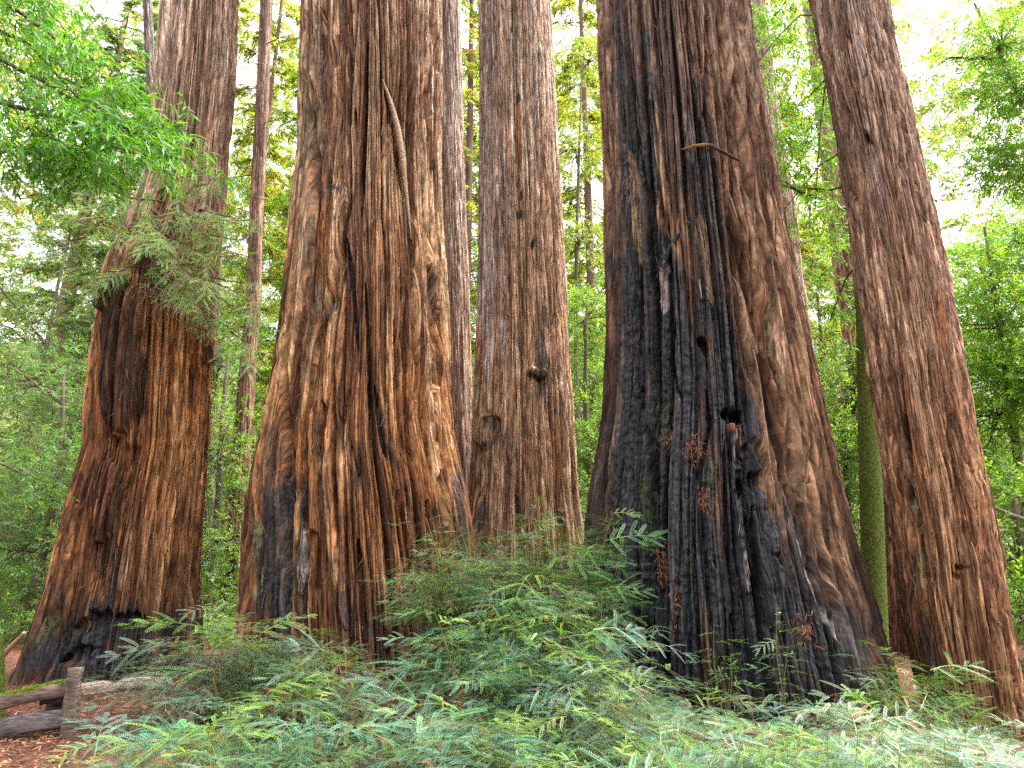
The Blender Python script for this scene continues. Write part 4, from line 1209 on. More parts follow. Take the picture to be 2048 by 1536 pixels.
# the mossy stem and its bay leaves (stands between the burnt trunk and the leaning one)
def mossy_bay():
    d = 11.0
    path = [(1751, 1330, 46), (1749, 1230, 44), (1746, 1100, 42), (1742, 980, 41), (1737, 860, 38), (1733, 740, 35), (1729, 640, 32), (1722, 540, 30), (1705, 400, 27), (1680, 250, 24), (1650, 110, 21), (1628, 10, 18), (1600, -120, 15)]
    root = thing("bay_tree", "slender mossy green stem leaning behind the leaning redwood, bright bay leaves above", "tree")
    P = np.array([at(x, y, d) for x, y, _ in path])
    b = P[0].copy(); b[2] = float(ground_z(b[0], d)) - 0.1
    P = np.vstack([b, P])
    root.location = b
    R = np.array([path[0][2] * 1.1] + [p[2] for p in path]) / 2 / FPX * d * 1.02
    t = np.linspace(0, 1, len(P)); tf = np.linspace(0, 1, 90)
    Pf = np.stack([np.interp(tf, t, P[:, a]) for a in range(3)], 1)
    ker = np.ones(7) / 7
    for a in range(3):
        Pf[3:-3, a] = np.convolve(Pf[:, a], ker, 'valid')
    Rf = np.interp(tf, t, R)
    r = np.random.default_rng(5)
    tr = Soup()
    sides = 26
    tr.tube(Pf - b, Rf, sides, np.array((0.075, 0.10, 0.022)))
    tr.build("trunk", tone_material("stem_moss", rough=0.95, spec=0.1, var=0.55, scale=26, bump=1.0), root, True)
    # moss: short blades standing off the stem
    n = 26000
    i = r.integers(0, 84, n); a = r.uniform(0, 2 * math.pi, n)
    ax = unit(np.gradient(Pf, axis=0))[i]
    u = unit(np.cross(ax, np.array([[0, 1.0, 0]]))); w = np.cross(ax, u)
    nrm = np.cos(a)[:, None] * u + np.sin(a)[:, None] * w
    pos = Pf[i] + ax * r.uniform(0, 0.12, (n, 1)) + nrm * (Rf[i][:, None] - 0.003) - b
    tuft = r.random(n)
    ms = Soup()
    C = np.where((r.random(n) < 0.16)[:, None], np.array((0.25, 0.27, 0.12)), np.array((0.115, 0.175, 0.020)))
    C = C * (0.55 + 0.9 * (0.5 + 0.5 * vnoise(a * 2, (pos[:, 2]) * 5, 3)))[:, None] * r.uniform(0.8, 1.2, (n, 1))
    scatter_mixed(ms, [leaf_flat(0.020, 0.004), leaf_flat(0.014, 0.005)], pos, nrm + r.normal(0, 0.6, (n, 3)) + np.array((0, 0, -0.5)), r.uniform(0.6, 1.4, n), C, r)
    ms.build("moss", tone_material("moss_blades", rough=0.9, spec=0.1, translucent=0.3), root)
    # branches and leaves
    wood, leaf = Soup(), Soup()
    A = lambda x, y, dd: at(x, y, dd) - b
    br = [[(1632, 30, 11), (1600, 30, 10.9), (1550, 80, 10.7), (1505, 140, 10.6)], [(1655, 130, 11), (1640, 260, 11.2), (1630, 420, 11.3)], [(1700, 370, 11), (1660, 380, 11.2), (1600, 375, 11.5), (1560, 360, 11.6)],
          [(1660, 150, 11), (1620, 190, 11.4), (1560, 240, 11.8)], [(1690, 300, 11), (1640, 330, 11.4), (1560, 430, 11.8)], [(1600, -100, 11), (1540, -60, 10.6), (1480, -20, 10.2)], [(1720, 520, 11), (1690, 560, 11.3), (1660, 640, 11.5)],
          [(1610, -60, 11), (1560, 20, 11.6), (1520, 60, 12)]]
    for k, p in enumerate(br):
        wood.tube(np.array([A(*q) for q in p]), np.linspace(0.022, 0.008, len(p)), 6, (0.07, 0.055, 0.045))
    spots = [(1560, 60, 60, 60), (1600, 150, 60, 60), (1540, 190, 45, 50), (1610, 250, 65, 50), (1570, 330, 55, 60), (1640, 330, 45, 60), (1620, 430, 55, 50), (1660, 480, 30, 60), (1530, 40, 40, 40), (1690, 610, 25, 50), (1600, 20, 50, 40),
             (1650, 200, 30, 60), (1575, 240, 50, 50), (1660, 600, 25, 40), (1540, 290, 30, 40), (1705, 690, 18, 35)]
    PP, DD = [], []
    for x, y, sx, sy in spots:
        m = int(sx * sy / 52)
        xs, ys, ds = r.normal(x, sx * 0.6, m), r.normal(y, sy * 0.6, m), r.uniform(10.9, 12.4, m)
        PP += [A(*q) for q in zip(xs, ys, ds)]
        DD.append(np.stack([r.normal(0, 1, m), r.normal(-0.2, 0.6, m), r.normal(-0.25, 0.4, m)], 1))
    PP, DD = np.array(PP), np.vstack(DD)
    scatter_mixed(leaf, BAY_TWIGS, PP, DD, r.uniform(1.2, 1.9, len(PP)), leaf_colours(len(PP), (0.12, 0.25, 0.028), r), r)
    wood.build("branches", WOOD, root)
    leaf.build("crown", LEAF, root)


mossy_bay()


# bay laurel reaching into the picture from the upper left, its trunk just outside the frame
def laurel():
    d = 5.6
    r = np.random.default_rng(61)
    root = thing("laurel_tree", "bright bay laurel boughs with drooping lance leaves filling the upper left corner", "tree")
    b = np.array((-5.6, 5.2, float(ground_z(-5.6, 5.2))))
    root.location = b
    wood, leaf = Soup(), Soup()
    k = np.linspace(0, 1, 10)
    tp = np.stack([-0.3 * k + 0.5 * k ** 2, 0.4 * k, -0.2 + 8.0 * k], 1)
    wood.tube(tp, 0.13 * (1 - 0.7 * k), 10, (0.12, 0.10, 0.08))
    A = lambda x, y, dd: at(x, y, dd) - b
    # boughs: photo points with depth
    boughs = [[(-250, -60, 5.2), (-60, -40, 5.4), (90, 60, 5.6), (170, 130, 5.7), (230, 200, 5.7)],
              [(-250, 30, 5.2), (-60, 90, 5.4), (80, 160, 5.6), (200, 230, 5.7), (270, 268, 5.8), (318, 262, 5.8)],
              [(-250, 120, 5.2), (-60, 190, 5.3), (70, 225, 5.5), (150, 245, 5.5), (230, 295, 5.5), (305, 315, 5.5)],
              [(-250, 250, 5.0), (-60, 270, 5.2), (60, 300, 5.4), (130, 310, 5.4), (180, 330, 5.4)],
              [(-250, -120, 5.2), (-50, -80, 5.4), (60, -20, 5.8), (130, 60, 6.0)],
              [(-250, 60, 5.4), (-60, 30, 5.6), (60, 90, 5.9), (150, 190, 6.0), (240, 240, 6.0), (290, 285, 6.0)]]
    PP, DD = [], []
    for p in boughs:
        q = np.array([A(*z) for z in p])
        j = tp[min(9, max(2, int((q[0, 2] + 0.2) / 8 * 9)))]
        q = np.vstack([j, q])
        tt = np.linspace(0, 1, len(q)); t2 = np.linspace(0, 1, 40)
        qq = np.stack([np.interp(t2, tt, q[:, a]) for a in range(3)], 1) + r.normal(0, 0.006, (40, 3))
        wood.tube(qq, np.linspace(0.03, 0.006, 40), 6, (0.10, 0.07, 0.05))
        for i in range(10, 40):
            m = r.integers(3, 6)
            for _ in range(m):
                o = r.normal(0, 1, 3) * np.array((0.16, 0.22, 0.10)) + np.array((0.05, 0, -0.02))
                PP.append(qq[i] + o)
                DD.append(np.array((0.75, -0.1, -0.42)) + r.normal(0, 0.40, 3))
    # hanging tips under the lower boughs
    for x, y in [(20, 290), (60, 280), (110, 270), (155, 265), (160, 300), (95, 345), (85, 360), (70, 250), (30, 240), (120, 215), (20, 330)]:
        for _ in range(4):
            PP.append(A(x + r.normal(0, 14), y + r.normal(0, 14), 5.4 + r.normal(0, 0.15)))
            DD.append(np.array((0.3, 0, -0.9)) + r.normal(0, 0.3, 3))
    PP, DD = np.array(PP), np.array(DD)
    scatter_mixed(leaf, BAY_TWIGS, PP, DD, r.uniform(1.0, 1.6, len(PP)), leaf_colours(len(PP), (0.085, 0.235, 0.022), r), r, roll=0.4)
    # a few lower sprigs at the left edge
    PP, DD = [], []
    for x, y, m in [(8, 560, 6), (25, 610, 8), (12, 640, 5), (30, 930, 10), (60, 955, 9), (95, 985, 8), (20, 985, 9), (45, 1020, 6), (15, 900, 6), (75, 1000, 5)]:
        for _ in range(m):
            PP.append(A(x + r.normal(0, 16), y + r.normal(0, 12), 5.8 + r.normal(0, 0.2)))
            DD.append(np.array((0.7, -0.2, -0.25)) + r.normal(0, 0.5, 3))
    for p in [[(-260, 560, 5.4), (-80, 565, 5.6), (0, 575, 5.8), (35, 620, 5.8)], [(-260, 870, 5.4), (-80, 900, 5.6), (10, 930, 5.8), (60, 955, 5.8), (100, 985, 5.8)]]:
        wood.tube(np.array([A(*z) for z in p]), np.linspace(0.02, 0.005, len(p)), 5, (0.09, 0.07, 0.05))
    PP, DD = np.array(PP), np.array(DD)
    scatter_mixed(leaf, BROAD_TWIGS, PP, DD, r.uniform(0.5, 0.8, len(PP)), leaf_colours(len(PP), (0.08, 0.17, 0.035), r), r, roll=0.4)
    wood.build("trunk", WOOD, root)
    leaf.build("crown", LEAF, root)


laurel()

# conifers: label, photo x of the stem, depth, height, ...
CON = [
    ("tall conifer with bare pinkish stem at the far left", 60, 27, 26, dict(colour=BG_BLUE, trunk=0.40, z0=8, lean=0.03, nb=80, reach=4.0)),
    ("conifer with a leaning stem left of the burl redwood", 130, 32, 30, dict(colour=BG_BLUE, trunk=0.36, z0=9, lean=0.05, nb=80, reach=4.4)),
    ("conifer with a thin stem behind the laurel boughs", 215, 24, 26, dict(colour=BG_BLUE, trunk=0.20, z0=2, nb=90, reach=3.0)),
    ("yellow-green conifer filling the gap right of the burl redwood", 470, 25, 30, dict(colour=BG_YELL, trunk=0.16, z0=1, nb=110, reach=3.0)),
    ("feathery conifer behind the left edge of the widest trunk", 575, 29, 34, dict(colour=BG_GREEN, trunk=0.30, z0=3, nb=120, reach=3.6)),
    ("conifer with dark stem between the young pole and the widest trunk", 556, 23, 24, dict(colour=BG_GREEN, trunk=0.14, z0=1, nb=60, reach=2.2)),
    ("pale conifer seen between the two middle trunks", 925, 26, 32, dict(colour=BG_YELL, trunk=0.22, z0=2, nb=90, reach=3.0)),
    ("olive conifer right of the pale straight redwood", 1190, 32, 36, dict(colour=BG_YELL, trunk=0.26, z0=2, nb=120, reach=4.2)),
    ("dark drooping conifer left of the rust-coloured trunk", 1640, 21, 16, dict(colour=(0.10, 0.17, 0.045), trunk=0.14, z0=2.5, nb=60, reach=2.6)),
    ("yellow-green conifer behind the bay leaves", 1590, 27, 32, dict(colour=BG_YELL, trunk=0.25, z0=3, nb=110, reach=3.6)),
    ("conifer with ragged dark boughs at the upper right", 2330, 19, 24, dict(colour=(0.11, 0.18, 0.06), trunk=0.20, z0=7.5, nb=34, reach=3.6)),
    ("tall far conifer at the right edge", 2600, 27, 34, dict(colour=BG_GREEN, trunk=0.32, z0=6, nb=80, reach=4.4)),
]
for k, (lab, px, d, h, kw) in enumerate(CON):
    conifer(lab, px, d, h, 1300 + k, **kw)

BRD = [
    ("bushy blue-green broadleaf tree at the left behind the burl redwood", 120, 17, [(110, 960, 17, 1.9, 1.5), (60, 760, 17.5, 1.6, 1.3), (190, 1080, 16.5, 1.2, 1.0), (20, 1100, 17, 1.5, 1.1)], 170, dict(colour=BG_BLUE)),
    ("spindly broadleaf tree with pale leaves by the far left stems", 30, 22, [(40, 620, 22, 2.4, 1.8), (170, 760, 23, 2.2, 1.8), (140, 480, 23, 1.8, 1.3)], 110, dict(colour=(0.145, 0.24, 0.11))),
    ("low broadleaf tree in the gap right of the burl redwood", 440, 18, [(440, 900, 18, 1.0, 1.5), (470, 1080, 17.5, 0.9, 1.0), (430, 720, 19, 1.0, 1.5)], 80, dict(colour=BG_GREEN)),
    ("sunlit broadleaf tree between the pale and the burnt trunks", 1180, 19, [(1180, 880, 19, 1.2, 1.8), (1170, 640, 20, 1.2, 1.6), (1190, 1010, 18, 1.0, 0.9)], 120, dict(colour=BG_GREEN)),
    ("pale broadleaf tree high between the pale and the burnt trunks", 1155, 27, [(1150, 300, 27, 1.5, 1.9), (1180, 120, 27, 1.4, 1.2), (1165, 470, 27, 1.4, 1.4)], 90, dict(colour=BG_YELL)),
    ("broadleaf tree low behind the mossy stem", 1690, 16, [(1690, 920, 16, 1.0, 1.3), (1660, 1050, 15.5, 0.8, 0.9), (1700, 780, 17, 1.1, 1.1)], 110, dict(colour=BG_GREEN)),
    ("yellow-green broadleaf tree above the rust-coloured trunk's foot", 1650, 23, [(1650, 680, 23, 1.4, 1.6), (1620, 520, 23, 1.3, 1.3)], 80, dict(colour=BG_YELL)),
    ("dense bright green broadleaf tree right of the leaning redwood", 2020, 15, [(2010, 620, 15, 1.5, 1.7), (1990, 830, 15, 1.2, 1.2), (2090, 480, 15.5, 1.5, 1.3), (2060, 760, 14.5, 1.3, 1.3), (1960, 960, 14.5, 0.9, 0.9)], 330, dict(colour=(0.150, 0.310, 0.045))),
    ("bay tree with hanging leaves in the upper right corner", 2400, 12, [(2000, 90, 12, 0.6, 0.4), (2040, 180, 12, 0.7, 0.6), (1975, 300, 12.5, 0.4, 0.5), (2050, 330, 12, 0.7, 0.6), (1900, 115, 12.3, 0.5, 0.15), (1960, 20, 12.3, 0.35, 0.2)], 150, dict(colour=(0.150, 0.300, 0.045), tmpls=BAY_TWIGS, trunk=0.1)),
    ("low leafy tree at the right edge near the leaning trunk's foot", 2040, 12.5, [(2030, 1110, 12.5, 0.7, 0.7), (2045, 1000, 13, 0.7, 0.5), (2060, 1230, 12, 0.6, 0.6)], 70, dict(colour=(0.160, 0.300, 0.050))),
    ("far broadleaf tree behind the pale pink trunk", 1620, 32, [(1600, 380, 32, 2.6, 3.0), (1660, 560, 32, 2.4, 2.2)], 100, dict(colour=BG_YELL)),
    ("far broadleaf tree closing the view at the left", 250, 34, [(230, 640, 34, 4.0, 3.0), (60, 860, 32, 4.0, 2.4), (330, 850, 32, 3.0, 2.4)], 130, dict(colour=BG_BLUE, size=1.3)),
    ("far broadleaf tree behind the young redwood pole", 500, 34, [(480, 620, 34, 2.6, 3.0), (560, 860, 32, 2.6, 2.2), (470, 330, 34, 2.2, 2.4)], 140, dict(colour=BG_GREEN, size=1.3)),
    ("far broadleaf tree closing the view at the right", 2000, 30, [(1980, 540, 30, 3.4, 3.0), (2080, 820, 28, 3.2, 2.4), (1960, 930, 26, 2.0, 1.6)], 150, dict(colour=BG_GREEN, size=1.3)),
    ("far broadleaf tree behind the gap of the middle trunks", 930, 30, [(930, 560, 30, 1.8, 2.2), (930, 850, 28, 1.8, 1.8), (1180, 760, 30, 2.2, 2.4)], 110, dict(colour=BG_GREEN, size=1.3)),
]
for k, (lab, px, d, crown, n, kw) in enumerate(BRD):
    broad_tree(lab, px, d, crown, n, 1500 + k, **kw)

# understory on the hillside: leafy scrub nobody could count
r = np.random.default_rng(88)
n = 45000
Y = 15 + 33 * r.random(n) ** 1.25
X = r.uniform(-1, 1, n) * (Y * 0.98 + 2)
hgt = (1.0 + 1.8 * (0.5 + 0.5 * vnoise(X * 0.35, Y * 0.35, 31))) * np.clip((Y - 13) / 6, 0.25, 1)
Z = ground_z(X, Y) + hgt * r.random(n) ** 0.7
a = r.uniform(0, 2 * math.pi, n)
D = np.stack([np.cos(a), np.sin(a), r.uniform(-0.2, 0.6, n)], -1)
C = leaf_colours(n, (0.13, 0.25, 0.065), r)
k = r.random(n) < 0.12
C[k] = np.array((0.17, 0.12, 0.07)) * r.uniform(0.7, 1.3, (k.sum(), 1))
scrub = Soup()
scatter_mixed(scrub, BROAD_TWIGS[:3] + SMALL_TWIGS[:2], np.stack([X, Y, Z], -1), D, r.uniform(0.9, 1.7, n) * (0.8 + Y / 60), C, r)
o = scrub.build("understory", LEAF)
tag(o, "leafy green scrub covering the slope behind the redwoods", "understory", kind="stuff")

# the far wood closing the view beyond the separate trees
r = np.random.default_rng(99)
n = 29000
Y = r.uniform(40, 58, n)
X = r.uniform(-1, 1, n) * Y * 1.0
Z = ground_z(X, Y) + r.uniform(0, 1, n) ** 0.9 * 44
px_, py_ = project(np.stack([X, Y, Z], -1))
dens = 0.5 + 0.9 * fbm(X / 5.0, Z / 6.0, 55, 0, 3) - 0.35 * np.clip((Z - 18) / 30, 0, 1)
keep = r.random(n) < np.clip(dens * 1.7, 0, 1)
X, Y, Z = X[keep], Y[keep], Z[keep]
n = len(X)
a = r.uniform(0, 2 * math.pi, n)
D = np.stack([np.cos(a), np.sin(a), r.uniform(-0.7, 0.2, n)], -1)
C = leaf_colours(n, (0.26, 0.36, 0.15), r)
fw = Soup()
scatter_mixed(fw, SPRAYS_FAR, np.stack([X, Y, Z], -1), D, r.uniform(1.6, 3.0, n), C, r, roll=0.5)
o = fw.build("far_forest", LEAF)
tag(o, "pale far forest foliage with sky showing through between the trunks", "forest", kind="stuff")
# ------------------------------------------------------------------ split-rail fence on the left
def plank(sp, a, b, w, t, seed, C, up=(0, 0, 1), m=14, rag=0.006):
    """a hewn timber from a to b: w high, t thick, edges worn"""
    r = np.random.default_rng(seed)
    a, b = np.array(a, float), np.array(b, float)
    x = unit((b - a)[None])[0]
    y = unit(np.cross(np.array(up, float), x)[None])[0]
    z = np.cross(x, y)
    k = np.linspace(0, 1, m)
    sec = np.array([(-.5, -.42), (-.42, -.5), (0, -.5), (.42, -.5), (.5, -.42), (.5, 0), (.5, .42), (.42, .5), (0, .5), (-.42, .5), (-.5, .42), (-.5, 0)])
    n = len(sec)
    lump = r.normal(0, 1, (m, n))
    lump = (lump + np.roll(lump, 1, 0) + np.roll(lump, 1, 1)) / 2.2
    V = a + (b - a) * k[:, None, None] + y * (sec[None, :, :1] * t + rag * lump[..., None]) + z * (sec[None, :, 1:] * w + rag * 1.4 * lump[..., None] + 0.012 * np.sin(k * 5 + seed)[:, None, None])
    i = np.arange(m - 1)[:, None] * n; q = np.arange(n)[None]; q2 = (q + 1) % n
    Q = np.stack([i + q, i + q2, i + n + q2, i + n + q], -1).reshape(-1, 4)
    T = [(0, (j + 1) % n, j) for j in range(1, n - 1)] + [((m - 1) * n, (m - 1) * n + j, (m - 1) * n + (j + 1) % n) for j in range(1, n - 1)]
    c = np.array(C) * (1 + 0.25 * lump.reshape(-1, 1))
    sp.add(V.reshape(-1, 3), Q, T, np.clip(c, 0.004, 0.5))
    return x, y, z


def timber_material():
    m, nt, bs, out = nodes_of("weathered_timber")
    L = nt.links.new
    at_ = nd(nt, "ShaderNodeAttribute", attribute_name="tone")
    tc = nd(nt, "ShaderNodeTexCoord")
    mp = nd(nt, "ShaderNodeMapping")
    mp.inputs["Scale"].default_value = (6, 30, 60)
    L(tc.outputs["Object"], mp.inputs["Vector"])
    n = nd(nt, "ShaderNodeTexNoise")
    n.inputs["Scale"].default_value = 1.0
    n.inputs["Detail"].default_value = 5
    L(mp.outputs[0], n.inputs["Vector"])
    mr = nd(nt, "ShaderNodeMapRange")
    mr.inputs["From Min"].default_value = 0.35
    mr.inputs["From Max"].default_value = 0.65
    mr.inputs["To Min"].default_value = 0.45
    mr.inputs["To Max"].default_value = 1.6
    L(n.outputs["Fac"], mr.inputs["Value"])
    vm = nd(nt, "ShaderNodeVectorMath", operation='SCALE')
    L(at_.outputs["Color"], vm.inputs[0]); L(mr.outputs[0], vm.inputs["Scale"])
    L(vm.outputs[0], bs.inputs["Base Color"])
    bs.inputs["Roughness"].default_value = 0.8
    bp = nd(nt, "ShaderNodeBump")
    bp.inputs["Strength"].default_value = 0.7
    bp.inputs["Distance"].default_value = 0.01
    L(n.outputs["Fac"], bp.inputs["Height"]); L(bp.outputs[0], bs.inputs["Normal"])
    return m


TIMBER = timber_material()
fence = thing("rail_fence", "low weathered split-rail fence with a mossy top rail, at the lower left beside the path", "fence")
FD = 7.4
pb = at(140, 1478, FD)
fence.location = pb
A = lambda x, y, d: at(x, y, d) - pb


def fence_part(name, a, b, w, t, seed, C, up=(0, 0, 1), label=None):
    s = Soup()
    plank(s, a, b, w, t, seed, C, up)
    o = s.build(name, TIMBER, fence)
    if label:
        o["label"] = label
    return o


fence_part("post", A(134, 1500, FD - 0.12), A(153, 1335, FD - 0.12), 0.08, 0.125, 1, (0.12, 0.085, 0.06), up=(0, 1, 0), label="lighter front fence post")
fence_part("post", A(108, 1490, FD + 0.26), A(122, 1360, FD + 0.26), 0.12, 0.17, 2, (0.035, 0.028, 0.025), up=(0, 1, 0), label="dark rear fence post")
top_rail = fence_part("rail", A(-160, 1432, FD - 0.35), A(150, 1376, FD + 0.07), 0.125, 0.13, 3, (0.085, 0.055, 0.042), label="mossy top rail running left")
fence_part("rail", A(120, 1378, FD + 0.05), A(330, 1368, FD + 0.9), 0.12, 0.12, 4, (0.24, 0.18, 0.145), label="pale top rail running right")
fence_part("rail", A(-160, 1492, FD - 0.35), A(136, 1431, FD + 0.07), 0.17, 0.11, 5, (0.095, 0.075, 0.075), label="wide grey lower rail")
fence_part("rail", A(130, 1455, FD + 0.05), A(330, 1440, FD + 0.9), 0.10, 0.11, 6, (0.10, 0.07, 0.06), label="lower rail running right")
fence_part("block", A(88, 1400, FD + 0.10), A(140, 1388, FD + 0.10), 0.10, 0.14, 7, (0.035, 0.03, 0.028))
# moss on the top rail
r = np.random.default_rng(21)
n = 9000
k = r.random(n)
a0, a1 = A(-160, 1432, FD - 0.35), A(132, 1378, FD + 0.05)
dr = unit((a1 - a0)[None])[0]
yy = unit(np.cross(np.array((0, 0, 1.0)), dr)[None])[0]
s = r.uniform(-1, 1, n)
keep = vnoise(k * 30, s * 3, 9) > -0.35
pos = a0 + (a1 - a0) * k[:, None] + yy * (s * 0.065)[:, None] + np.array((0, 0, 1.0)) * (0.060 - 0.03 * np.clip(np.abs(s) - 0.6, 0, 1) + 0.012 * np.sin(k * 5 + 3))[:, None]
ms = Soup()
scatter_mixed(ms, [leaf_flat(0.03, 0.007)], pos[keep], (np.array([[0, -0.3, 0.8]]) + r.normal(0, 0.5, (n, 3)))[keep], r.uniform(0.5, 1.2, n)[keep], leaf_colours(n, (0.16, 0.26, 0.02), r)[keep], r)
ms.build("moss", tone_material("rail_moss", rough=0.9, spec=0.1, translucent=0.3), top_rail)

# mossy trunk at the left edge
mt = thing("mossy_tree", "mossy green tree base cut off by the left edge beyond the fence", "tree")
md = 8.2
mb = at(-42, 1470, md)
mt.location = mb
s = Soup()
k = np.linspace(0, 1, 26)
p = np.stack([np.interp(k, [0, .06, .15, 1], [0.05, 0.02, -0.05, -4.2]), 0 * k, -0.15 + 7 * k], 1)
s.tube(p, np.interp(k, [0, .05, .12, 1], [0.21, 0.17, 0.14, 0.10]), 22, (0.060, 0.085, 0.018))
s.build("trunk", tone_material("mossy_bark", rough=0.95, spec=0.1, var=0.6, scale=22, bump=1.0), mt, True)
n = 9000
kk = r.random(n) * 0.4; a = r.uniform(0, 2 * math.pi, n)
ctr = np.stack([np.interp(kk, k, p[:, c]) for c in range(3)], 1)
rr = np.interp(kk, [0, .05, .12, 1], [0.21, 0.17, 0.14, 0.10])
nrm = np.stack([np.cos(a), np.sin(a), 0 * a], 1)
ms = Soup()
scatter_mixed(ms, [leaf_flat(0.03, 0.006)], ctr + nrm * (rr - 0.004)[:, None], nrm + r.normal(0, 0.6, (n, 3)), r.uniform(0.6, 1.3, n), leaf_colours(n, (0.10, 0.17, 0.02), r), r)
ms.build("moss", tone_material("moss_tufts", rough=0.9, spec=0.1, translucent=0.3), mt)


# ------------------------------------------------------------------ things lodged on and around the trunks
def on_trunk(key, x, y):
    """first bark point seen at photo pixel (x, y), and the trunk it belongs to"""
    o = TRUNKS[key]
    if key not in TREE:
        dg = TRUNK_MESH[key]
        n = len(dg.vertices)
        co = np.empty(n * 3, np.float32)
        dg.vertices.foreach_get("co", co)
        co = co.reshape(-1, 3) + np.array(o.location, np.float32)
        px, py = project(co)
        TREE[key] = (co, px, py)
    co, px, py = TREE[key]
    s = np.where((np.abs(px - x) < 3) & (np.abs(py - y) < 3))[0]
    if not len(s):
        s = np.array([np.argmin((px - x) ** 2 + (py - y) ** 2)])
    return co[s[np.argmin(co[s, 1])]].astype(float)


TREE = {}
st = thing("dead_branch", "bent dead stick lodged across the fire-scarred trunk's upper bark", "branch")
pts = [on_trunk("T4", x, y) + np.array((0, -o_, 0)) for x, y, o_ in [(1364, 298, 0.0), (1385, 297, 0.09), (1412, 302, 0.12), (1440, 312, 0.14), (1474, 325, 0.03)]]
st.location = pts[2]
q = np.array(pts) - pts[2]
t1, t2 = np.linspace(0, 1, 5), np.linspace(0, 1, 22)
q = np.stack([np.interp(t2, t1, q[:, c]) for c in range(3)], 1)
s = Soup()
s.tube(q, np.interp(t2, [0, .25, 1], [0.012, 0.026, 0.020]) * (1 + 0.15 * np.sin(t2 * 37)), 8, np.array((0.20, 0.12, 0.05)) + np.clip((t2 - 0.35) / 0.2, 0, 1)[:, None] * (np.array((0.035, 0.024, 0.02)) - np.array((0.20, 0.12, 0.05))))
s.build("stick", WOOD, st, True)

st = thing("dead_branch", "short charred splinter leaning on the burnt trunk below the dead stick", "branch")
pts = [on_trunk("T4", 1352, 470) + np.array((0, -0.06, 0)), on_trunk("T4", 1338, 500) + np.array((0, -0.07, 0)), on_trunk("T4", 1326, 540)]
st.location = pts[1]
s = Soup()
s.tube(np.array(pts) - pts[1], [0.030, 0.036, 0.012], 7, (0.03, 0.03, 0.035))
s.build("stick", WOOD, st, True)

# peeling strip on the widest trunk
r = np.random.default_rng(31)
strip = []
k = np.linspace(0, 1, 30)
xs, ys = np.interp(k, [0, .3, .6, 1], [768, 790, 806, 820]), np.interp(k, [0, .3, .6, 1], [165, 235, 300, 480])
for i in range(30):
    strip.append(on_trunk("T2", xs[i], ys[i]) + np.array((0, -0.03 - 0.13 * math.sin(math.pi * min(1, k[i] * 1.1)), 0)))
strip = np.array(strip)
for c_ in range(3):
    strip[:, c_] = np.convolve(np.pad(strip[:, c_], 6, mode='reflect', reflect_type='odd'), np.ones(13) / 13, 'valid')
o = TRUNKS["T2"]
sp = Soup()
plankC = (0.24, 0.15, 0.09)
w = 0.045 * np.sin(math.pi * np.clip(0.08 + 0.9 * k, 0, 1)) + 0.008
L_ = np.array(o.location)
V = np.concatenate([strip - L_ + np.array((-1, 0, 0)) * w[:, None], strip - L_ + np.array((0, -0.035, 0)), strip - L_ + np.array((1, 0, 0)) * w[:, None], strip - L_ + np.array((0, 0.03, 0))])
i = np.arange(29)
Q = np.concatenate([np.stack([a * 30 + i, a * 30 + i + 1, b * 30 + i + 1, b * 30 + i], -1) for a, b in ((0, 1), (1, 2), (2, 3), (3, 0))])
sp.add(V, Q, None, plankC)
x = sp.build("bark_strip", TIMBER, o, True)
x["label"] = "long bark strip peeling off the trunk"


# loose fibres fraying off the bark
def fray(key, n, seed, ln=(0.10, 0.45), C=(0.26, 0.16, 0.10), ymin=0, ymax=1250):
    r = np.random.default_rng(seed)
    o = TRUNKS[key]
    co, px, py = TREE.get(key, (None,) * 3)
    if co is None:
        on_trunk(key, 0, 0)
        co, px, py = TREE[key]
    me = TRUNK_MESH[key]
    N = len(me.vertices)
    nor = np.empty(N * 3, np.float32)
    me.vertices.foreach_get("normal", nor)
    nor = nor.reshape(-1, 3)
    s = np.where((py > ymin) & (py < ymax) & (nor[:, 1] < 0.25))[0]
    s = r.choice(s, n, replace=False)
    sp = Soup()
    for j in s:
        L = r.uniform(*ln) * r.uniform(0.4, 1)
        m = 6
        k = np.linspace(0, 1, m)
        nn = nor[j] * np.array((1, 1, 0.0))
        side = np.array((-nn[1], nn[0], 0))
        up = 1 if r.random() < 0.25 else -1
        p = co[j] + nn * (-0.008 + (0.02 + 0.10 * r.random()) * k[:, None] ** 1.5) + np.array((0, 0, up * L)) * k[:, None] + side * (r.normal(0, 0.16) * L * k[:, None] ** 1.5)
        w = (0.004 + 0.010 * r.random() ** 2) * (1 - 0.8 * k)
        V = np.concatenate([p - side * w[:, None], p + side * w[:, None], p + nn * 0.004])
        i = np.arange(m - 1)
        Q = np.concatenate([np.stack([i, i + 1, m + i + 1, m + i], -1), np.stack([m + i, m + i + 1, 2 * m + i + 1, 2 * m + i], -1)])
        sp.add(V - np.array(o.location), Q, None, np.array(C) * r.uniform(0.4, 1.4))
    x = sp.build("loose_fibres", TIMBER, o)
    x["kind"] = "stuff"


fray("T1", 260, 1)
fray("T2", 520, 2)
fray("T3", 260, 3)
fray("T4", 420, 4, C=(0.19, 0.12, 0.08))
fray("T5", 320, 5, ln=(0.05, 0.2))

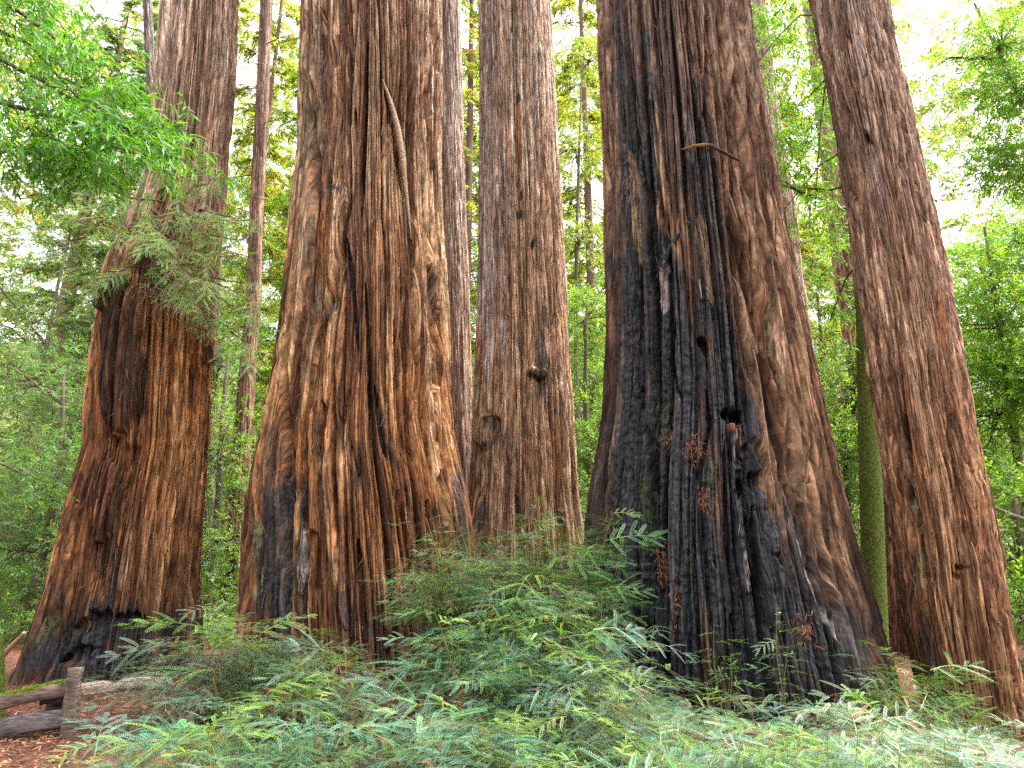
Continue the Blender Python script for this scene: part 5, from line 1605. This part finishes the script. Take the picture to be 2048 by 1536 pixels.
# clumps of dead needles caught in the bark of the burnt trunk
CL = [("reddish dead needle clump caught under the burnt trunk's moss streaks", 1218, 1035, 26), ("large rusty needle clump on the burnt trunk above the sprouts", 1330, 1135, 40), ("rusty dead needle clump hanging low on the burnt trunk", 1352, 1212, 44),
      ("dead needle clump beside the burn scar's left lip", 1388, 890, 30), ("small red dead needle clump in the fissure left of the scar", 1408, 992, 22), ("dead needles on a ledge at the burnt trunk's left centre", 1340, 872, 24), ("dead needle clump near the hollow foot of the burnt trunk", 1605, 1255, 26)]
for k, (lab, x, y, m) in enumerate(CL):
    r = np.random.default_rng(600 + k)
    c = on_trunk("T4", x, y) + np.array((0, -0.03, 0))
    sp = Soup()
    n = m * 5
    pos = r.normal(0, 1, (n, 3)) * np.array((0.055, 0.03, 0.10 * m / 30))
    dv = np.stack([r.normal(0, 0.6, n), r.normal(-0.3, 0.4, n), r.normal(-0.7, 0.6, n)], 1)
    scatter_mixed(sp, [leaf_flat(0.09, 0.007), leaf_flat(0.06, 0.010), leaf_flat(0.12, 0.005)], pos, dv, r.uniform(0.5, 1.3, n), np.array((0.25, 0.095, 0.05)) * r.uniform(0.4, 1.5, (n, 1)), r)
    o = sp.build("dead_needles", WOOD)
    o.location = c
    tag(o, lab, "debris", "dead needle clumps caught in the burnt bark")

# ------------------------------------------------------------------ sprouting boughs on the burl redwood
r = np.random.default_rng(41)
o = TRUNKS["T1"]
L_ = np.array(o.location)
wood, leaf = Soup(), Soup()
BO = [((330, 400), (250, 395), (180, 420)), ((345, 395), (400, 370), (455, 360)), ((320, 385), (370, 350), (420, 330)), ((300, 470), (245, 458), (205, 466)), ((335, 470), (390, 500), (460, 515)), ((330, 500), (370, 540), (410, 565)), ((350, 450), (420, 470), (480, 480)),
      ((300, 455), (330, 480), (350, 520)), ((360, 520), (420, 560), (500, 600)), ((370, 560), (440, 600), (530, 640)), ((390, 545), (450, 560), (515, 570)), ((310, 420), (300, 440), (330, 480)), ((380, 590), (430, 640), (500, 690)), ((280, 520), (240, 545), (190, 560)),
      ((350, 410), (380, 430), (430, 445)), ((320, 540), (350, 575), (380, 600)), ((290, 400), (220, 380), (150, 360)), ((400, 420), (440, 430), (490, 440))]
PP, DD, SS = [], [], []
for k, b in enumerate(BO):
    p0 = on_trunk("T1", *b[0])
    d0 = p0[1]
    pts = np.array([p0, at(b[1][0], b[1][1], d0 - r.uniform(0.25, 0.6)), at(b[2][0], b[2][1], d0 - r.uniform(0.4, 1.1))]) - L_
    t1, t2 = np.linspace(0, 1, 3), np.linspace(0, 1, 16)
    q = np.stack([np.interp(t2, t1, pts[:, c]) for c in range(3)], 1) + r.normal(0, 0.012, (16, 3))
    wood.tube(q, np.linspace(0.022, 0.005, 16), 6, (0.10, 0.06, 0.04))
    dirv = unit((pts[2] - pts[0])[None])[0]
    for i in range(2, 16):
        for s_ in (-1, 1):
            if r.random() < 0.1:
                continue
            PP.append(q[i])
            DD.append(dirv * 0.8 + np.array((r.normal(0, 0.5), r.normal(-0.35, 0.45), r.normal(-0.35, 0.3))))
            SS.append(r.uniform(0.75, 1.35))
PP, DD, SS = np.array(PP), np.array(DD), np.array(SS)
C = leaf_colours(len(PP), (0.20, 0.36, 0.10), r)
dd = r.random(len(PP)) < 0.12
C[dd] = np.array((0.20, 0.13, 0.08))
scatter_mixed(leaf, SPRAYS, PP, DD, SS, C, r, roll=0.45)
bw = wood.build("boughs", WOOD, o, True)
leaf.build("sprouts", NEEDLE, bw)
tw = Soup()
for k in range(34):
    x, y = r.uniform(300, 425), r.uniform(545, 600)
    p0 = on_trunk("T1", x, y)
    m = 9
    t = np.linspace(0, 1, m)
    ln = r.uniform(0.25, 0.85)
    sx = r.normal(-0.15, 0.7)
    p = p0 + np.stack([sx * ln * t + 0.05 * np.sin(t * 9 + k), -0.05 - 0.30 * np.sin(t * 2.2) * r.uniform(0.4, 1), -ln * t ** 1.2 + 0.06 * np.sin(t * 7 + 2 * k)], 1)
    tw.tube(p - L_, np.linspace(0.0075, 0.003, m), 4, np.array((0.30, 0.22, 0.16)) * r.uniform(0.7, 1.2), cap=False)
x = tw.build("dead_twigs", WOOD, o)
x["label"] = "pale bare twigs curling down below the sprouts"

# bare twigs on the young pole
o = TRUNKS["B4"]
L_ = np.array(o.location)
r = np.random.default_rng(43)
tw = Soup()
for y, x, dx, dy in [(36, 534, -40, -14), (62, 530, -62, -28), (90, 528, 60, -22), (175, 520, -70, 8), (330, 508, -44, 20), (350, 504, -52, 6), (440, 500, -60, 0), (470, 496, -50, 30), (130, 524, -50, -8), (250, 514, 54, -16), (390, 504, 40, 12), (1150, 460, -44, -30)]:
    p0 = at(x, y, 18.9); p2 = at(x + dx, y + dy, 18.4 + r.uniform(-0.6, 0.6)); p1 = (p0 + p2) / 2 + np.array((0, 0, 0.06 * r.normal()))
    tw = Soup()
    tw.tube(np.array([p0, p1, p2]) - L_, [0.022, 0.016, 0.008], 5, (0.10, 0.07, 0.055))
    tw.build("side_twig", WOOD, o)

# fallen pieces
def log(label, a, b, ra, rb, C, seed, name="fallen_branch", cat="branch"):
    a, b = np.array(a), np.array(b)
    s = Soup()
    k = np.linspace(0, 1, 12)
    r = np.random.default_rng(seed)
    p = (a + (b - a) * k[:, None]) + np.stack([0.02 * np.sin(k * 7 + seed), 0 * k, 0.015 * np.cos(k * 6)], 1) - a
    s.tube(p, np.interp(k, [0, 1], [ra, rb]) * (1 + 0.08 * r.normal(0, 1, 12)), 9, np.array(C))
    o = s.build(name, WOOD, None, True)
    o.location = a
    tag(o, label, cat)


log("pale broken stick jutting up behind the fence at the left edge", at(-10, 1330, 12.5), at(46, 1268, 12.2), 0.05, 0.035, (0.30, 0.19, 0.14), 1)
log("thin fallen branch slanting through the greenery right of the leaning redwood", at(1960, 1005, 12.5), at(2120, 1062, 12.0), 0.035, 0.03, (0.17, 0.14, 0.10), 2)
log("dark bough crossing behind the leaning redwood's left side", at(1575, 372, 13.5), at(1700, 420, 13.2), 0.05, 0.03, (0.08, 0.055, 0.045), 3)
